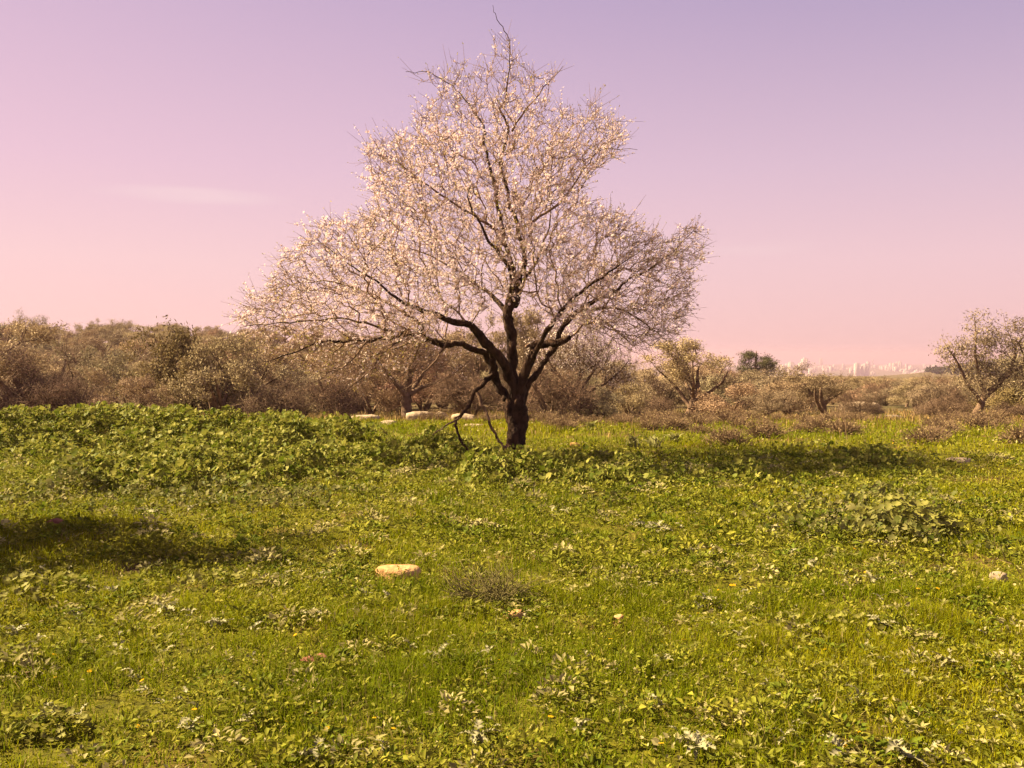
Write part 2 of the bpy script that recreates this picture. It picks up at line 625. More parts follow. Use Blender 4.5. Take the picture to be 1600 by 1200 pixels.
LIMBS = [
    # name, sides, rows of (px, py, radius px, depth offset m)
    ('trunk', 20, [(806, 730, 24, 0), (805, 715, 18.5, 0), (805, 704, 16, 0), (805, 690, 15.5, 0), (807, 660, 15.5, 0), (808, 638, 16.5, 0), (808, 618, 13, 0)]),
    ('limb', 12, [(806, 640, 11, 0), (806, 610, 9.5, .02), (806, 575, 8.6, .05), (804, 548, 8.2, .06), (803, 525, 8, .08), (799, 497, 7.8, .1), (804, 470, 8, .12), (810, 445, 8.5, .15), (810, 432, 8, .15)]),
    ('limb', 10, [(810, 440, 6, .15), (800, 405, 5.2, .05), (793, 378, 4.8, -.1), (788, 345, 4.2, -.2), (783, 312, 3.6, -.25), (778, 280, 3.2, -.2), (772, 250, 2.8, -.15), (766, 222, 2.4, -.1), (757, 197, 2.0, 0), (731, 161, 1.5, .15), (704, 132, 1.1, .3), (672, 116, .8, .4), (634, 112, .5, .5)]),
    ('limb', 10, [(811, 438, 6, .15), (818, 415, 5.6, .25), (814, 385, 5, .35), (813, 356, 4.6, .4), (806, 325, 4, .4), (800, 290, 3.6, .35), (790, 255, 3.2, .3), (800, 215, 2.8, .2), (799, 188, 2.4, .15), (784, 164, 2.0, .1), (793, 143, 1.7, .1), (800, 98, 1.2, .1), (793, 56, .9, .1), (776, 30, .7, .1), (770, 8, .4, .1)]),
    ('limb', 8, [(800, 205, 2.4, .18), (813, 184, 2.0, .1), (836, 155, 1.5, 0), (853, 135, 1.1, -.1), (880, 103, .5, -.15)]),
    ('limb', 10, [(803, 622, 9, -.05), (797, 590, 8, -.15), (790, 566, 7.6, -.25), (775, 540, 7.2, -.35), (756, 518, 6.4, -.45), (738, 503, 5.6, -.55), (715, 494, 4.6, -.65), (688, 479, 4, -.75), (655, 470, 3, -.85), (615, 452, 2.2, -.9), (575, 430, 1.6, -.9), (530, 400, 1.1, -.9), (490, 365, .5, -.9)]),
    ('limb', 10, [(800, 632, 8.5, .05), (789, 618, 7.5, .08), (779, 603, 7, .1), (770, 580, 6.8, .1), (757, 560, 5.2, .05), (741, 550, 4.6, -.05), (720, 535, 4.3, -.2), (700, 530, 4.2, -.3), (678, 521, 3.8, -.4), (662, 506, 3.5, -.5), (640, 514, 3.3, -.6), (616, 519, 2.9, -.7), (575, 530, 2.4, -.85), (543, 535, 1.9, -.95), (510, 533, 1.5, -1.05), (465, 550, 1.0, -1.1), (405, 566, .5, -1.15)]),
    ('limb', 9, [(663, 507, 3.2, -.5), (640, 494, 2.7, -.4), (611, 470, 2.2, -.2), (575, 455, 1.8, 0), (520, 440, 1.4, .2), (470, 440, 1.0, .3), (420, 455, .5, .4)]),
    ('limb', 8, [(720, 536, 3.2, -.2), (690, 533, 2.6, .1), (650, 536, 2.1, .35), (610, 548, 1.6, .6), (565, 560, 1.1, .8), (500, 570, .5, .9)]),
    ('limb', 8, [(616, 519, 2.0, -.7), (570, 507, 1.7, -.9), (500, 502, 1.2, -1.2), (440, 508, .9, -1.4), (375, 512, .4, -1.5)]),
    ('limb', 10, [(770, 584, 6.5, .05), (771, 570, 6.5, .0), (772, 555, 5.8, -.05), (771, 545, 4.2, -.06)]),
    ('limb', 10, [(770, 586, 4.2, 0), (757, 598, 3.8, -.1), (747, 611, 3.6, -.2), (738, 630, 3.0, -.3), (727, 642, 2.6, -.35), (717, 652, 2.4, -.4), (713, 664, 2.2, -.4), (721, 684, 2.0, -.4), (731, 703, 1.4, -.38)]),
    ('limb', 7, [(717, 652, 2.0, -.4), (704, 662, 1.4, -.45), (692, 672, 1.0, -.5), (676, 680, .5, -.6)]),
    ('limb', 8, [(746, 613, 2.8, -.2), (751, 632, 2.4, -.3), (757, 646, 2.2, -.35), (764, 664, 2.1, -.35), (772, 682, 2.0, -.3), (782, 692, 1.8, -.25), (791, 698, 1.7, -.18)]),
    ('limb', 12, [(811, 638, 11, -.02), (818, 612, 8.8, -.12), (826, 588, 7.6, -.2), (831, 564, 6.6, -.28), (839, 549, 6.2, -.33), (857, 543, 6.0, -.4), (874, 536, 5.2, -.45), (891, 527, 3.6, -.5)]),
    ('limb', 8, [(838, 550, 4.0, -.33), (831, 543, 3.0, -.36), (822, 541, 2.2, -.4)]),
    ('limb', 10, [(812, 630, 6.0, .0), (820, 612, 5.6, .02), (832, 590, 4.9, .03), (846, 571, 4.4, .08), (857, 549, 4.2, .12), (868, 522, 4.2, .15), (888, 496, 4.6, .2), (911, 478, 3.8, .25), (943, 463, 3.2, .3), (957, 452, 2.8, .3), (972, 437, 2.4, .3), (998, 424, 2.0, .25), (1035, 405, 1.5, .2), (1065, 380, 1.0, .15), (1088, 355, .5, .1)]),
    ('limb', 8, [(890, 494, 3.0, .2), (908, 494, 2.4, .05), (937, 502, 2.0, -.15), (964, 515, 1.5, -.35), (988, 540, .7, -.5)]),
    ('limb', 8, [(893, 492, 3.0, .2), (925, 489, 2.4, .45), (964, 489, 2.0, .7), (1003, 507, 1.4, .9), (1043, 533, .6, 1.0)]),
    ('limb', 8, [(813, 356, 3.6, .4), (850, 335, 2.8, .3), (885, 300, 2.0, .2), (915, 262, 1.4, .1), (945, 235, 1.0, 0), (996, 234, .4, -.05)]),
    ('limb', 8, [(793, 372, 3.6, -.1), (760, 345, 2.8, -.3), (715, 315, 2.2, -.5), (670, 285, 1.6, -.6), (620, 255, 1.1, -.6), (575, 238, .5, -.6)]),
    ('limb', 7, [(640, 516, 1.9, -.6), (612, 545, 1.5, -.8), (585, 575, 1.2, -.9), (560, 600, .9, -1.0), (525, 618, .4, -1.0)]),
    ('limb', 7, [(700, 531, 1.8, -.3), (680, 560, 1.4, -.5), (655, 590, 1.0, -.6), (625, 610, .4, -.7)]),
    ('limb', 7, [(575, 532, 1.5, -.85), (548, 560, 1.2, -1.0), (515, 585, .8, -1.1), (478, 600, .4, -1.2)]),
    ('limb', 7, [(662, 508, 1.8, -.5), (655, 545, 1.3, -.2), (640, 580, 1.0, 0), (610, 600, .4, .2)]),
    # limbs that leave the trunk towards and away from the camera
    ('limb', 9, [(804, 470, 5, .1), (796, 430, 4.2, -.5), (785, 400, 3.4, -1.0), (760, 370, 2.6, -1.5), (740, 330, 1.6, -1.9), (735, 290, .8, -2.1)]),
    ('limb', 9, [(804, 478, 5, .15), (815, 440, 4.2, .7), (835, 410, 3.4, 1.2), (850, 370, 2.4, 1.7), (860, 320, 1.4, 2.0), (850, 270, .7, 2.1)]),
    ('limb', 9, [(799, 500, 4.6, .15), (780, 465, 3.8, .7), (745, 435, 3.0, 1.2), (700, 410, 2.2, 1.6), (650, 390, 1.4, 1.9), (600, 380, .7, 2.0)]),
    ('limb', 9, [(832, 562, 4.4, -.28), (855, 520, 3.6, -.8), (885, 480, 2.8, -1.3), (925, 445, 2.0, -1.6), (975, 410, 1.2, -1.8), (1010, 385, .6, -1.8)]),
]

almond = obj('almond_tree', None, loc=at(805, 716, TD))
almond.location.z = float(terrain(almond.location.x, TD)) - 0.05
tag(almond, 'large lone almond tree covered in pale blossom standing in the green meadow', 'tree')
AO = np.array(almond.location)

seedP, seedL = [], []
for i, (nm, k, rows) in enumerate(LIMBS):
    p, r = limb_points(rows)
    if i == 0:
        p[0][2] = AO[2] - 0.12
    p, r = smooth_line(p, r, 5)
    r = np.maximum(r, 0.003)
    if len(p) > 6 and i > 0:                    # gnarled, never quite straight
        w = np.cumsum(np.random.default_rng(i).normal(0, 1, (len(p), 3)), 0)
        w -= w[0]
        w -= np.linspace(0, 1, len(p))[:, None] * w[-1]
        p = p + w * 0.013
    V, T = tube(p, r, k, 0.22 if i == 0 else 0.14, i)
    b = Bag()
    b.add(V - AO, T)
    thick = r[0] > 0.04
    o = obj(nm, b.mesh(nm, True), M['bark'] if (i < 2 or thick) else M['limb'], almond)
    L = np.concatenate([[0], np.cumsum(np.linalg.norm(np.diff(p, axis=0), axis=1))])
    base = np.linalg.norm(p[0] - AO)
    if i > 0:
        seedP.append(p[2:])
        seedL.append(L[2:] + base)
seedP = np.concatenate(seedP)
seedL = np.concatenate(seedL)

OUT = [(366, 508), (378, 480), (400, 452), (428, 430), (440, 405), (470, 378), (492, 352), (525, 342), (560, 332), (580, 318), (584, 290), (574, 250),
       (568, 228), (600, 212), (640, 206), (650, 185), (664, 165), (690, 142), (640, 118), (690, 105), (720, 96), (745, 102), (770, 86), (770, 40), (790, 40), (800, 85),
       (815, 100), (842, 112), (880, 98), (868, 132), (848, 165), (882, 166), (930, 160), (952, 176), (985, 205), (962, 250), (922, 272), (903, 308),
       (932, 318), (990, 338), (1004, 352), (1040, 370), (1085, 346), (1104, 405), (1082, 430), (1076, 480), (1064, 515), (1045, 540), (1000, 548),
       (990, 560), (965, 540), (925, 515), (880, 505), (850, 490), (832, 470), (790, 465), (745, 490), (715, 490), (690, 520), (640, 575), (590, 590), (540, 600), (480, 578), (420, 545), (385, 522)]


def crown_points(n):
    out = []
    poly = np.array(OUT, float)
    while len(out) < n:
        px = rng.uniform(360, 1108, 4000)
        py = rng.uniform(20, 605, 4000)
        ok = in_poly(px, py, poly)
        keep = rng.uniform(0, 1, 4000)
        dens = np.where(py < 150, 0.42, np.where(py < 210, 0.7, 1.0)) * np.where((py > 540), 0.9, 1.0)
        dens = dens * np.where((px > 720) & (px < 860) & (py > 400), 0.75, 1.0)
        ok &= keep < dens
        for x, y in zip(px[ok], py[ok]):
            half = np.interp(y, [20, 90, 150, 250, 350, 450, 540, 600], [.12, .4, .8, 1.6, 2.3, 2.5, 2.1, 1.2])
            half *= np.interp(x, [360, 480, 620, 900, 1020, 1108], [.45, .75, 1, 1, .75, .45])
            off = rng.uniform(-1, 1) * half
            q = at(x, y, TD + off)
            # keep the silhouette the photograph shows: measured at the trunk's own distance
            out.append(q)
            if len(out) >= n:
                break
    return np.array(out)


ATT = crown_points(6800)
P, parent, order = grow(seedP, seedL, ATT, 0.32)
rad = pipe_radii(len(P), parent, order, 0.0026, 2.4, 0.02)
idx = np.array(order)
A, B = P[parent[idx]], P[idx]
mid = 0.5 * (A + B) + rng.normal(0, 0.07, A.shape) * np.linalg.norm(B - A, axis=1)[:, None]
ra = np.minimum(rad[idx] * 1.15, np.where(parent[idx] >= len(seedP), rad[parent[idx]], 0.02))
ra = np.maximum(ra, rad[idx])
tw = Bag()
for a_, b_, r1, r2 in ((A, mid, ra, (ra + rad[idx]) / 2), (mid, B, (ra + rad[idx]) / 2, rad[idx])):
    v, t = prisms(a_, b_, r1, r2, 4)
    tw.add(v - AO, t)
# spurs: short shoots off every twig node, reaching outward and up
CEN = at(800, 420, TD)
ns = rng.poisson(2.6, len(idx))
src = np.repeat(np.arange(len(idx)), ns)
fr = rng.uniform(0, 1, len(src))
S0 = A[src] + (B - A)[src] * fr[:, None]
S0 = np.where((fr < 0.5)[:, None], A[src] + (mid - A)[src] * (fr * 2)[:, None], mid[src] + (B - mid)[src] * (fr * 2 - 1)[:, None])
outw = unit(S0 - CEN)
twd = unit(B - A)[src]
SD = unit(rand_dirs(len(src), 0.15) * 0.75 + outw * 0.45 + twd * 0.55)
SL = rng.gamma(3.0, 0.05, len(src)).clip(0.05, 0.42)
S1 = S0 + SD * SL[:, None] + rng.normal(0, 0.012, S0.shape)
haskid = np.zeros(len(P), bool)
haskid[parent[idx]] = True
tips = np.where(~haskid[idx])[0]
tips = tips[rng.uniform(0, 1, len(tips)) < 0.30]
td_ = unit(unit(B - A)[tips] * 0.8 + unit(B[tips] - CEN) * 0.9 + rand_dirs(len(tips), 0.35) * 0.45)
tl_ = rng.uniform(0.14, 0.40, len(tips))
S0 = np.vstack([S0, B[tips]])
S1 = np.vstack([S1, B[tips] + td_ * tl_[:, None]])
SD = np.vstack([SD, td_])
outw = unit(S0 - CEN)
src = np.concatenate([src, tips])
v, t = prisms(S0, S1, 0.0034, 0.0017, 3)
tw.add(v - AO, t)
o = obj('twigs', tw.mesh('almond_twigs'), M['twig'], almond)
o['kind'] = 'stuff'


def photo_px(Q):
    d = Q - np.array((0, 0, EYE))
    zc = d[:, 1] * math.cos(PITCH) - d[:, 2] * math.sin(PITCH)
    yc = d[:, 1] * math.sin(PITCH) + d[:, 2] * math.cos(PITCH)
    return CX + F * d[:, 0] / zc, CY - F * yc / zc


def flower_template():
    v = [(0, 0, 0)]
    t = []
    for i in range(5):
        a = i * 2 * math.pi / 5
        for da, rr, z in ((-0.48, 0.98, 0.30), (0.48, 0.98, 0.30)):
            v.append((math.cos(a + da) * rr, math.sin(a + da) * rr, z))
        b0 = 1 + i * 2
        t += [[0, b0, b0 + 1]]
    return np.array(v), np.array(t)


FT, FTT = flower_template()


def flowers(P, N, Rr, c0, c1):
    n = len(P)
    a = perp(N)
    b = np.cross(N, a)
    v = P[:, None] + (a[:, None] * FT[None, :, 0:1] + b[:, None] * FT[None, :, 1:2] + N[:, None] * FT[None, :, 2:3]) * Rr[:, None, None]
    t = (np.arange(n) * len(FT))[:, None, None] + FTT[None]
    mixv = rng.uniform(0, 1, (n, 1))
    rimc = np.array(c0) * (1 - mixv) + np.array(c1) * mixv
    c = np.repeat(rimc[:, None], len(FT), 1)
    c[:, 0] = np.array((0.55, 0.27, 0.22))
    return v.reshape(-1, 3), t.reshape(-1, 3), c.reshape(-1, 3)


clump = 0.5 * fbm(S0[:, 0] + 0.6 * S0[:, 1], S0[:, 2] + 7, 0.55, 83, 2) + 0.5 * fbm(S0[:, 1] - 0.5 * S0[:, 0], S0[:, 2] * 1.1, 0.5, 89, 2)
nf = np.minimum(rng.poisson(2.9 * np.clip((clump - 0.36) * 6.0, 0.10, 1.9) * rng.gamma(0.8, 1.25, len(src))), 14)
fs = np.repeat(np.arange(len(src)), nf)
px_, py_ = photo_px(S0)
dens = np.where(py_ < 140, 0.22, np.where(py_ < 200, 0.5, 1.0)) * np.where(px_ > 900, 0.75, 1.0) * np.where(py_ > 540, 0.15, np.where(py_ > 505, 0.5, 1.0))
fs = fs[rng.uniform(0, 1, len(fs)) < dens[fs]]
g = rng.uniform(0.25, 1.0, len(fs))
FP = S0[fs] + (S1 - S0)[fs] * g[:, None] + rng.normal(0, 0.012, (len(fs), 3))
FN = unit(rand_dirs(len(fs), 0.25) + 0.4 * outw[fs])
v, t, c = flowers(FP, FN, rng.uniform(0.011, 0.020, len(fs)), (0.90, 0.86, 0.86), (0.86, 0.73, 0.77))
bl = Bag()
bl.add(v - AO, t, c)
o = obj('blossom', bl.mesh('almond_blossom'), M['petal'], almond)
o['kind'] = 'stuff'
nl = rng.poisson(0.75, len(src))
ls = np.repeat(np.arange(len(src)), nl)
LP = S1[ls] + rng.normal(0, 0.01, (len(ls), 3))
LD = unit(SD[ls] + 0.7 * rand_dirs(len(ls), 0.4))
v, t = kites(LP, LD, perp(LD), rng.uniform(0.022, 0.045, len(ls)), rng.uniform(0.009, 0.015, len(ls)), 0.2)
lv = Bag()
mixv = rng.uniform(0, 1, (len(ls), 1))
lv.add(v - AO, t, np.repeat(np.array((0.26, 0.25, 0.03)) * (1 - mixv) + np.array((0.42, 0.30, 0.08)) * mixv, 4, 0))
o = obj('leaves', lv.mesh('almond_leaves'), M['young'], almond)
o['kind'] = 'stuff'
print('almond', len(idx), len(src), len(fs), len(ls))


# ------------------------------------------------------------------ kinds of background tree and shrub
def tree_kind(seed, stems, lobes, n_att, n_leaf, leaf, palette, spread=0.13, tip=0.006, bf=0.35, rmax=0.09, blossom=0.0, up=0.2, n_spur=0, lean=(0, 0), sides=6):
    """stems: list of polylines [(x,y,z,r)...]; lobes: ellipsoids (x,y,z,rx,ry,rz). Returns (wood mesh, crown mesh, height, width)."""
    r = np.random.default_rng(seed)
    wood = Bag()
    sp, sl = [], []
    for i, st in enumerate(stems):
        st = np.array(st, float)
        p, rr = smooth_line(st[:, :3], st[:, 3], 4)
        w = np.cumsum(r.normal(0, 1, (len(p), 3)), 0)
        w -= np.linspace(0, 1, len(p))[:, None] * w[-1]
        p = p + w * 0.018
        V, T = tube(p, rr, sides, 0.12, seed * 7 + i)
        wood.add(V, T)
        L = np.concatenate([[0], np.cumsum(np.linalg.norm(np.diff(p, axis=0), axis=1))])
        sp.append(p[len(p) // 3:])
        sl.append(L[len(p) // 3:])
    sp, sl = np.concatenate(sp), np.concatenate(sl)
    lobes = np.array(lobes, float)
    vol = lobes[:, 3] * lobes[:, 4] * lobes[:, 5]
    pick = r.choice(len(lobes), n_att, p=vol / vol.sum())
    q = unit(r.normal(size=(n_att, 3))) * (r.uniform(0.12, 1.0, n_att) ** (1 / 2.4))[:, None]
    q *= (1 + 0.22 * r.normal(size=n_att))[:, None]
    att = lobes[pick, :3] + q * lobes[pick, 3:]
    att[:, 2] = np.maximum(att[:, 2], 0.08)
    Pn, par, od = grow(sp, sl, att, bf)
    rd = pipe_radii(len(Pn), par, od, tip, 2.4, rmax)
    ix = np.array(od)
    v, t = prisms(Pn[par[ix]], Pn[ix], np.maximum(rd[ix], np.minimum(rd[par[ix]], rd[ix] * 1.4)), rd[ix], 4)
    wood.add(v, t)
    if n_spur:
        k = r.integers(0, len(ix), n_spur)
        D = rand_dirs(n_spur, 0.5, r)
        v, t = prisms(Pn[ix][k], Pn[ix][k] + D * r.uniform(0.15, 0.55, n_spur)[:, None], tip * 0.8, tip * 0.4, 3)
        wood.add(v, t)
    leaves = Bag()
    k = r.integers(0, len(ix), n_leaf)
    tone = r.uniform(0, 1, len(ix))
    LP = Pn[ix][k] + r.normal(0, spread, (n_leaf, 3)) * np.array((1, 1, 0.8))
    LP[:, 2] = np.maximum(LP[:, 2], 0.02)
    cen = lobes[:, :3].mean(0)
    mine = lobes[pick[ix - len(sp)]][k]
    ow = unit(LP - mine[:, :3] + 0.25 * (LP - cen))
    D = rand_dirs(n_leaf, up, r)
    D = unit(D - 0.6 * ow * np.sum(D * ow, 1)[:, None] + 0.25 * ow)
    Nn = unit(ow * 1.1 + rand_dirs(n_leaf, 0, r))
    v, t = kites(LP, D, Nn, r.uniform(0.7, 1.3, n_leaf) * leaf[0], r.uniform(0.7, 1.3, n_leaf) * leaf[1], 0.15)
    c0, c1 = np.array(palette[0]), np.array(palette[1])
    m = np.clip(0.55 * tone[k] + 0.55 * r.uniform(0, 1, n_leaf) ** 1.5, 0, 1)[:, None]
    c = c0 * (1 - m) + c1 * m
    if blossom:
        isb = r.uniform(0, 1, n_leaf) < blossom
        c[isb] = np.array((0.72, 0.60, 0.55))
    leaves.add(v, t, np.repeat(c, 4, 0))
    wm, lm = wood.mesh('wood%d' % seed, True), leaves.mesh('crown%d' % seed)
    h = float(np.percentile(LP[:, 2], 99.2))
    wd = float(np.percentile(LP[:, 0], 99) - np.percentile(LP[:, 0], 1))
    return wm, lm, h, wd, float(np.percentile(LP[:, 0], 50))


OLIVE = ((0.165, 0.116, 0.062), (0.42, 0.31, 0.195))
BROWN = ((0.175, 0.105, 0.066), (0.39, 0.255, 0.175))
GREEN = ((0.11, 0.086, 0.032), (0.29, 0.215, 0.095))
SILVER = ((0.19, 0.145, 0.082), (0.40, 0.315, 0.21))
PINE = ((0.05, 0.05, 0.022), (0.12, 0.105, 0.05))


def round_lobes(r, n, rx, z0, z1, size):
    out = []
    for _ in range(n):
        a = r.uniform(0, 6.283)
        d = rx * math.sqrt(r.uniform(0, 1))
        z = r.uniform(z0, z1)
        k = size * r.uniform(0.7, 1.25) * (1 - 0.25 * (z - z0) / max(z1 - z0, .01))
        out.append((math.cos(a) * d, math.sin(a) * d, z, k, k, k * 0.8))
    return out


KINDS = {}
for s in range(4):                                     # olive trees
    r = np.random.default_rng(100 + s)
    lx = r.uniform(-0.25, 0.25)
    st = [[(0, 0, -0.15, 0.17), (lx * .4, 0, 0.35, 0.13), (lx, 0.05, 0.85, 0.11), (lx * 1.4 + r.uniform(-.3, .3), .1, 1.5, 0.07), (lx * 2, 0, 2.2, 0.03)],
          [(lx * .5, 0, 0.45, 0.09), (-0.35 + lx, .1, 0.95, 0.07), (-0.7 + lx, .15, 1.5, 0.045), (-0.9, .1, 2.0, 0.02)],
          [(lx * .8, 0, 0.7, 0.08), (0.5 + lx, -.15, 1.15, 0.06), (0.9 + lx, -.2, 1.6, 0.04), (1.2, -.2, 2.0, 0.02)],
          [(lx, 0, 0.9, 0.07), (.2, -.5, 1.4, 0.05), (.2, -.8, 1.9, .02)], [(lx, 0, 0.9, 0.07), (-.1, .5, 1.5, 0.05), (-.1, .8, 2.0, .02)]]
    lob = round_lobes(r, 17, 1.25, 1.3, 3.1, 0.42)
    KINDS['olive%d' % s] = tree_kind(100 + s, st, lob, 380, 11000, (0.085, 0.026), OLIVE, 0.09, 0.006)
for s in range(2):                                     # silvery wind-tossed olives with sparse tops
    r = np.random.default_rng(120 + s)
    st = [[(0, 0, -0.15, 0.15), (.12, 0, 0.4, 0.12), (.35, 0, 0.8, 0.10), (.75, 0, 1.15, 0.085), (1.1, .1, 1.6, 0.06), (1.2, .1, 2.3, 0.03)],
          [(.3, 0, 0.72, 0.08), (.15, .1, 1.3, 0.06), (-.05, 0, 2.0, 0.04), (-.1, 0, 2.9, 0.015)],
          [(.15, 0, .5, 0.07), (-.35, -.2, 1.1, 0.05), (-.8, -.2, 1.9, 0.03), (-1.1, -.1, 2.4, .012)],
          [(.9, .05, 1.3, .05), (1.4, -.2, 1.9, .035), (1.6, -.2, 2.7, .012)]]
    lob = [(0, 0, 2.5, .5, .5, .65), (-.85, 0, 2.15, .5, .5, .38), (.75, .2, 2.35, .55, .6, .6), (1.45, 0, 2.5, .5, .5, .65), (.1, .3, 1.55, .75, .8, .5), (.9, -.2, 1.5, .7, .7, .5), (-.1, 0, 3.1, .24, .24, .4), (1.0, 0, 3.0, .22, .22, .3), (-.3, -.4, 1.1, .5, .5, .35)]
    KINDS['silver%d' % s] = tree_kind(120 + s, st, lob, 420, 9000, (0.09, 0.026), SILVER, 0.10, 0.006)
for s in range(4):                                     # round evergreen shrubs, foliage to the ground
    r = np.random.default_rng(140 + s)
    st = [[(0, 0, -0.1, 0.07), (math.cos(a) * .3, math.sin(a) * .3, .5, .05), (math.cos(a) * .7, math.sin(a) * .7, 1.1, .025)] for a in r.uniform(0, 6.28, 5)]
    lob = round_lobes(r, 20, 1.25, 0.40, 1.8, 0.40)
    KINDS['shrub%d' % s] = tree_kind(140 + s, st, lob, 300, 10500, (0.080, 0.032), (OLIVE, GREEN, BROWN, SILVER)[s], 0.085, 0.005)
for s in range(3):                                     # wiry brown shrubs
    r = np.random.default_rng(160 + s)
    st = [[(0, 0, -0.1, 0.05), (math.cos(a) * .35, math.sin(a) * .35, .6, .035), (math.cos(a) * .9, math.sin(a) * .9, 1.35, .015)] for a in r.uniform(0, 6.28, 8)]
    lob = round_lobes(r, 12, 1.1, 0.5, 1.8, 0.52)
    KINDS['wiry%d' % s] = tree_kind(160 + s, st, lob, 700, 4200, (0.055, 0.02), BROWN, 0.10, 0.0065, n_spur=2600)
for s in range(2):                                     # younger almonds, brown and half bare or in blossom
    st = [[(0, 0, -.15, .15), (0, 0, .45, .13), (.03, 0, .85, .12)], [(.03, 0, .8, .09), (.5, .1, 1.0, .06), (1.1, .1, 1.35, .035), (1.6, 0, 1.9, .015)],
          [(.02, 0, .8, .08), (-.4, .2, 1.3, .055), (-1.0, .2, 1.9, .03), (-1.4, .1, 2.3, .012)], [(0, 0, .8, .09), (.1, -.1, 1.5, .07), (0, 0, 2.3, .045), (.1, 0, 3.2, .012)],
          [(0, 0, .7, .07), (-.3, -.3, 1.2, .05), (-.7, -.7, 1.8, .03), (-.9, -.9, 2.3, .01)], [(0, 0, .8, .07), (.4, .5, 1.4, .05), (.7, .9, 2.0, .02)]]
    lob = [(0, 0, 2.5, .9, .9, .9), (-1.0, .1, 2.1, .75, .8, .6), (1.1, 0, 2.0, .8, .8, .6), (0, -.6, 1.9, .9, .7, .6), (.3, .7, 2.1, .8, .7, .6), (-1.3, 0, 1.35, .5, .6, .5), (1.4, .1, 1.3, .5, .6, .45)]
    KINDS['almond%d' % s] = tree_kind(180 + s, st, lob, 800, 7500, (0.05, 0.028), BROWN if s == 0 else ((0.15, 0.09, 0.055), (0.32, 0.21, 0.15)), 0.09, 0.005, blossom=(0.12, 0.72)[s], n_spur=2600, rmax=0.05)
r = np.random.default_rng(200)                         # umbrella-crowned pine
KINDS['pine0'] = tree_kind(200, [[(0, 0, -.2, .2), (0, 0, 2, .17), (.1, 0, 4.2, .1), (.1, 0, 5.4, .04)]], round_lobes(r, 20, 1.45, 1.7, 5.0, .70), 420, 12000, (0.16, 0.045), PINE, 0.15, 0.012, up=.5)

TREE_N = [0]


def place(kind, px, top, depth, width, label, cat, name, group=None, turn=None, hide=None, mirror=False):
    """stand a tree or shrub on the terrain at a distance; its size follows from the photo's outline at that distance"""
    wm, lm, h, wd, mx = KINDS[kind]
    c = at(px, HOR, depth)
    x, y = float(c[0]), float(c[1])
    z = float(terrain(x, y))
    ztop = float(at(px, top, depth)[2])
    sz = (ztop - z) / h
    sxy = width / F * depth / wd
    sxy = min(max(sxy, sz * 0.6), sz * 1.7)
    root = obj(name, None, loc=(x, y, z))
    rr = np.random.default_rng(TREE_N[0] + 5)
    TREE_N[0] += 1
    root.rotation_euler = (0, 0, float(rr.uniform(-0.4, 0.4)) if turn is None else turn)
    root.scale = (-sxy if mirror else sxy, sxy, sz)
    is_tree = name.endswith('tree')
    obj('trunk' if is_tree else 'stems', wm, M['wood'], root)
    f = obj('crown' if is_tree else 'foliage', lm, M['foliage'], root)
    f['kind'] = 'stuff'
    tag(root, label, cat, group)
    return root


B_ = 'shrubs and trees behind the meadow'
place('olive1', 18, 500, 30, 150, 'slender dark olive tree with bare thin trunks at the meadow edge', 'tree', 'olive_tree')
place('wiry0', 75, 548, 29, 120, 'brown twiggy shrub between slender olive tree and round grey shrub', 'shrub', 'shrub')
place('wiry1', 118, 585, 28, 90, 'low brown thorny shrub with pale bare twigs behind the mallow bank', 'shrub', 'shrub')
place('shrub2', 205, 590, 28, 110, 'low rusty brown shrub at foot of the big dark bush', 'shrub', 'shrub')
place('shrub1', 285, 516, 32, 150, 'big dense dark olive bush behind the crest of the mallow bank', 'shrub', 'shrub')
place('shrub0', 345, 530, 30, 150, 'dark many-stemmed bush beside the big dense olive bush', 'shrub', 'shrub')
place('olive2', 395, 540, 33, 130, 'dark green olive tree under the low blossom branches of large almond', 'tree', 'olive_tree')
place('shrub3', 470, 575, 33, 110, 'grey-green shrub below the drooping almond branches', 'shrub', 'shrub')
place('wiry2', 430, 598, 29, 95, 'tangled brown bramble with bare stems below drooping almond branches', 'shrub', 'shrub')
place('wiry0', 520, 560, 31, 90, 'thin dry thicket beside the half-bare young almond', 'shrub', 'shrub', turn=2.0)
place('almond0', 634, 500, 34, 210, 'half-bare young almond tree with dark trunk beside pale rock ledge', 'tree', 'almond_tree')
place('shrub2', 560, 560, 40, 130, 'brown shrub behind the half-bare young almond tree', 'shrub', 'shrub')
place('shrub0', 690, 520, 42, 150, 'tall olive-brown shrub behind the pale rock ledge', 'shrub', 'shrub', turn=1.5)
place('olive3', 745, 495, 40, 110, 'tall narrow olive tree seen between limbs of the large almond', 'tree', 'olive_tree')
place('wiry1', 735, 585, 27, 110, 'brown twiggy shrub just behind trunk of the large almond', 'shrub', 'shrub', turn=1.0)
place('almond1', 900, 494, 24, 170, 'small almond tree in pale blossom behind trunk of the large almond', 'tree', 'almond_tree')
place('wiry2', 862, 575, 22.5, 120, 'dense brown thicket at foot of the small blossoming almond', 'shrub', 'shrub', turn=2.6)
place('olive0', 830, 488, 38, 120, 'yellow-brown olive tree behind upright limb of the large almond', 'tree', 'olive_tree')
place('shrub3', 935, 607, 23.5, 75, 'round grey-green cushion shrub beside small blossoming almond', 'shrub', 'shrub')
place('shrub0', 985, 600, 27, 70, 'round olive shrub next to a gap of green grass', 'shrub', 'shrub')
place('olive0', 1075, 532, 34, 135, 'open-crowned olive tree with forked trunk beyond the squill clumps', 'tree', 'olive_tree')
place('wiry1', 1015, 618, 31, 80, 'pale brown shrub under the open-crowned olive', 'shrub', 'shrub', turn=.8)
place('shrub2', 1140, 600, 32, 110, 'brown rounded shrub between forked olive and silvery olive', 'shrub', 'shrub')
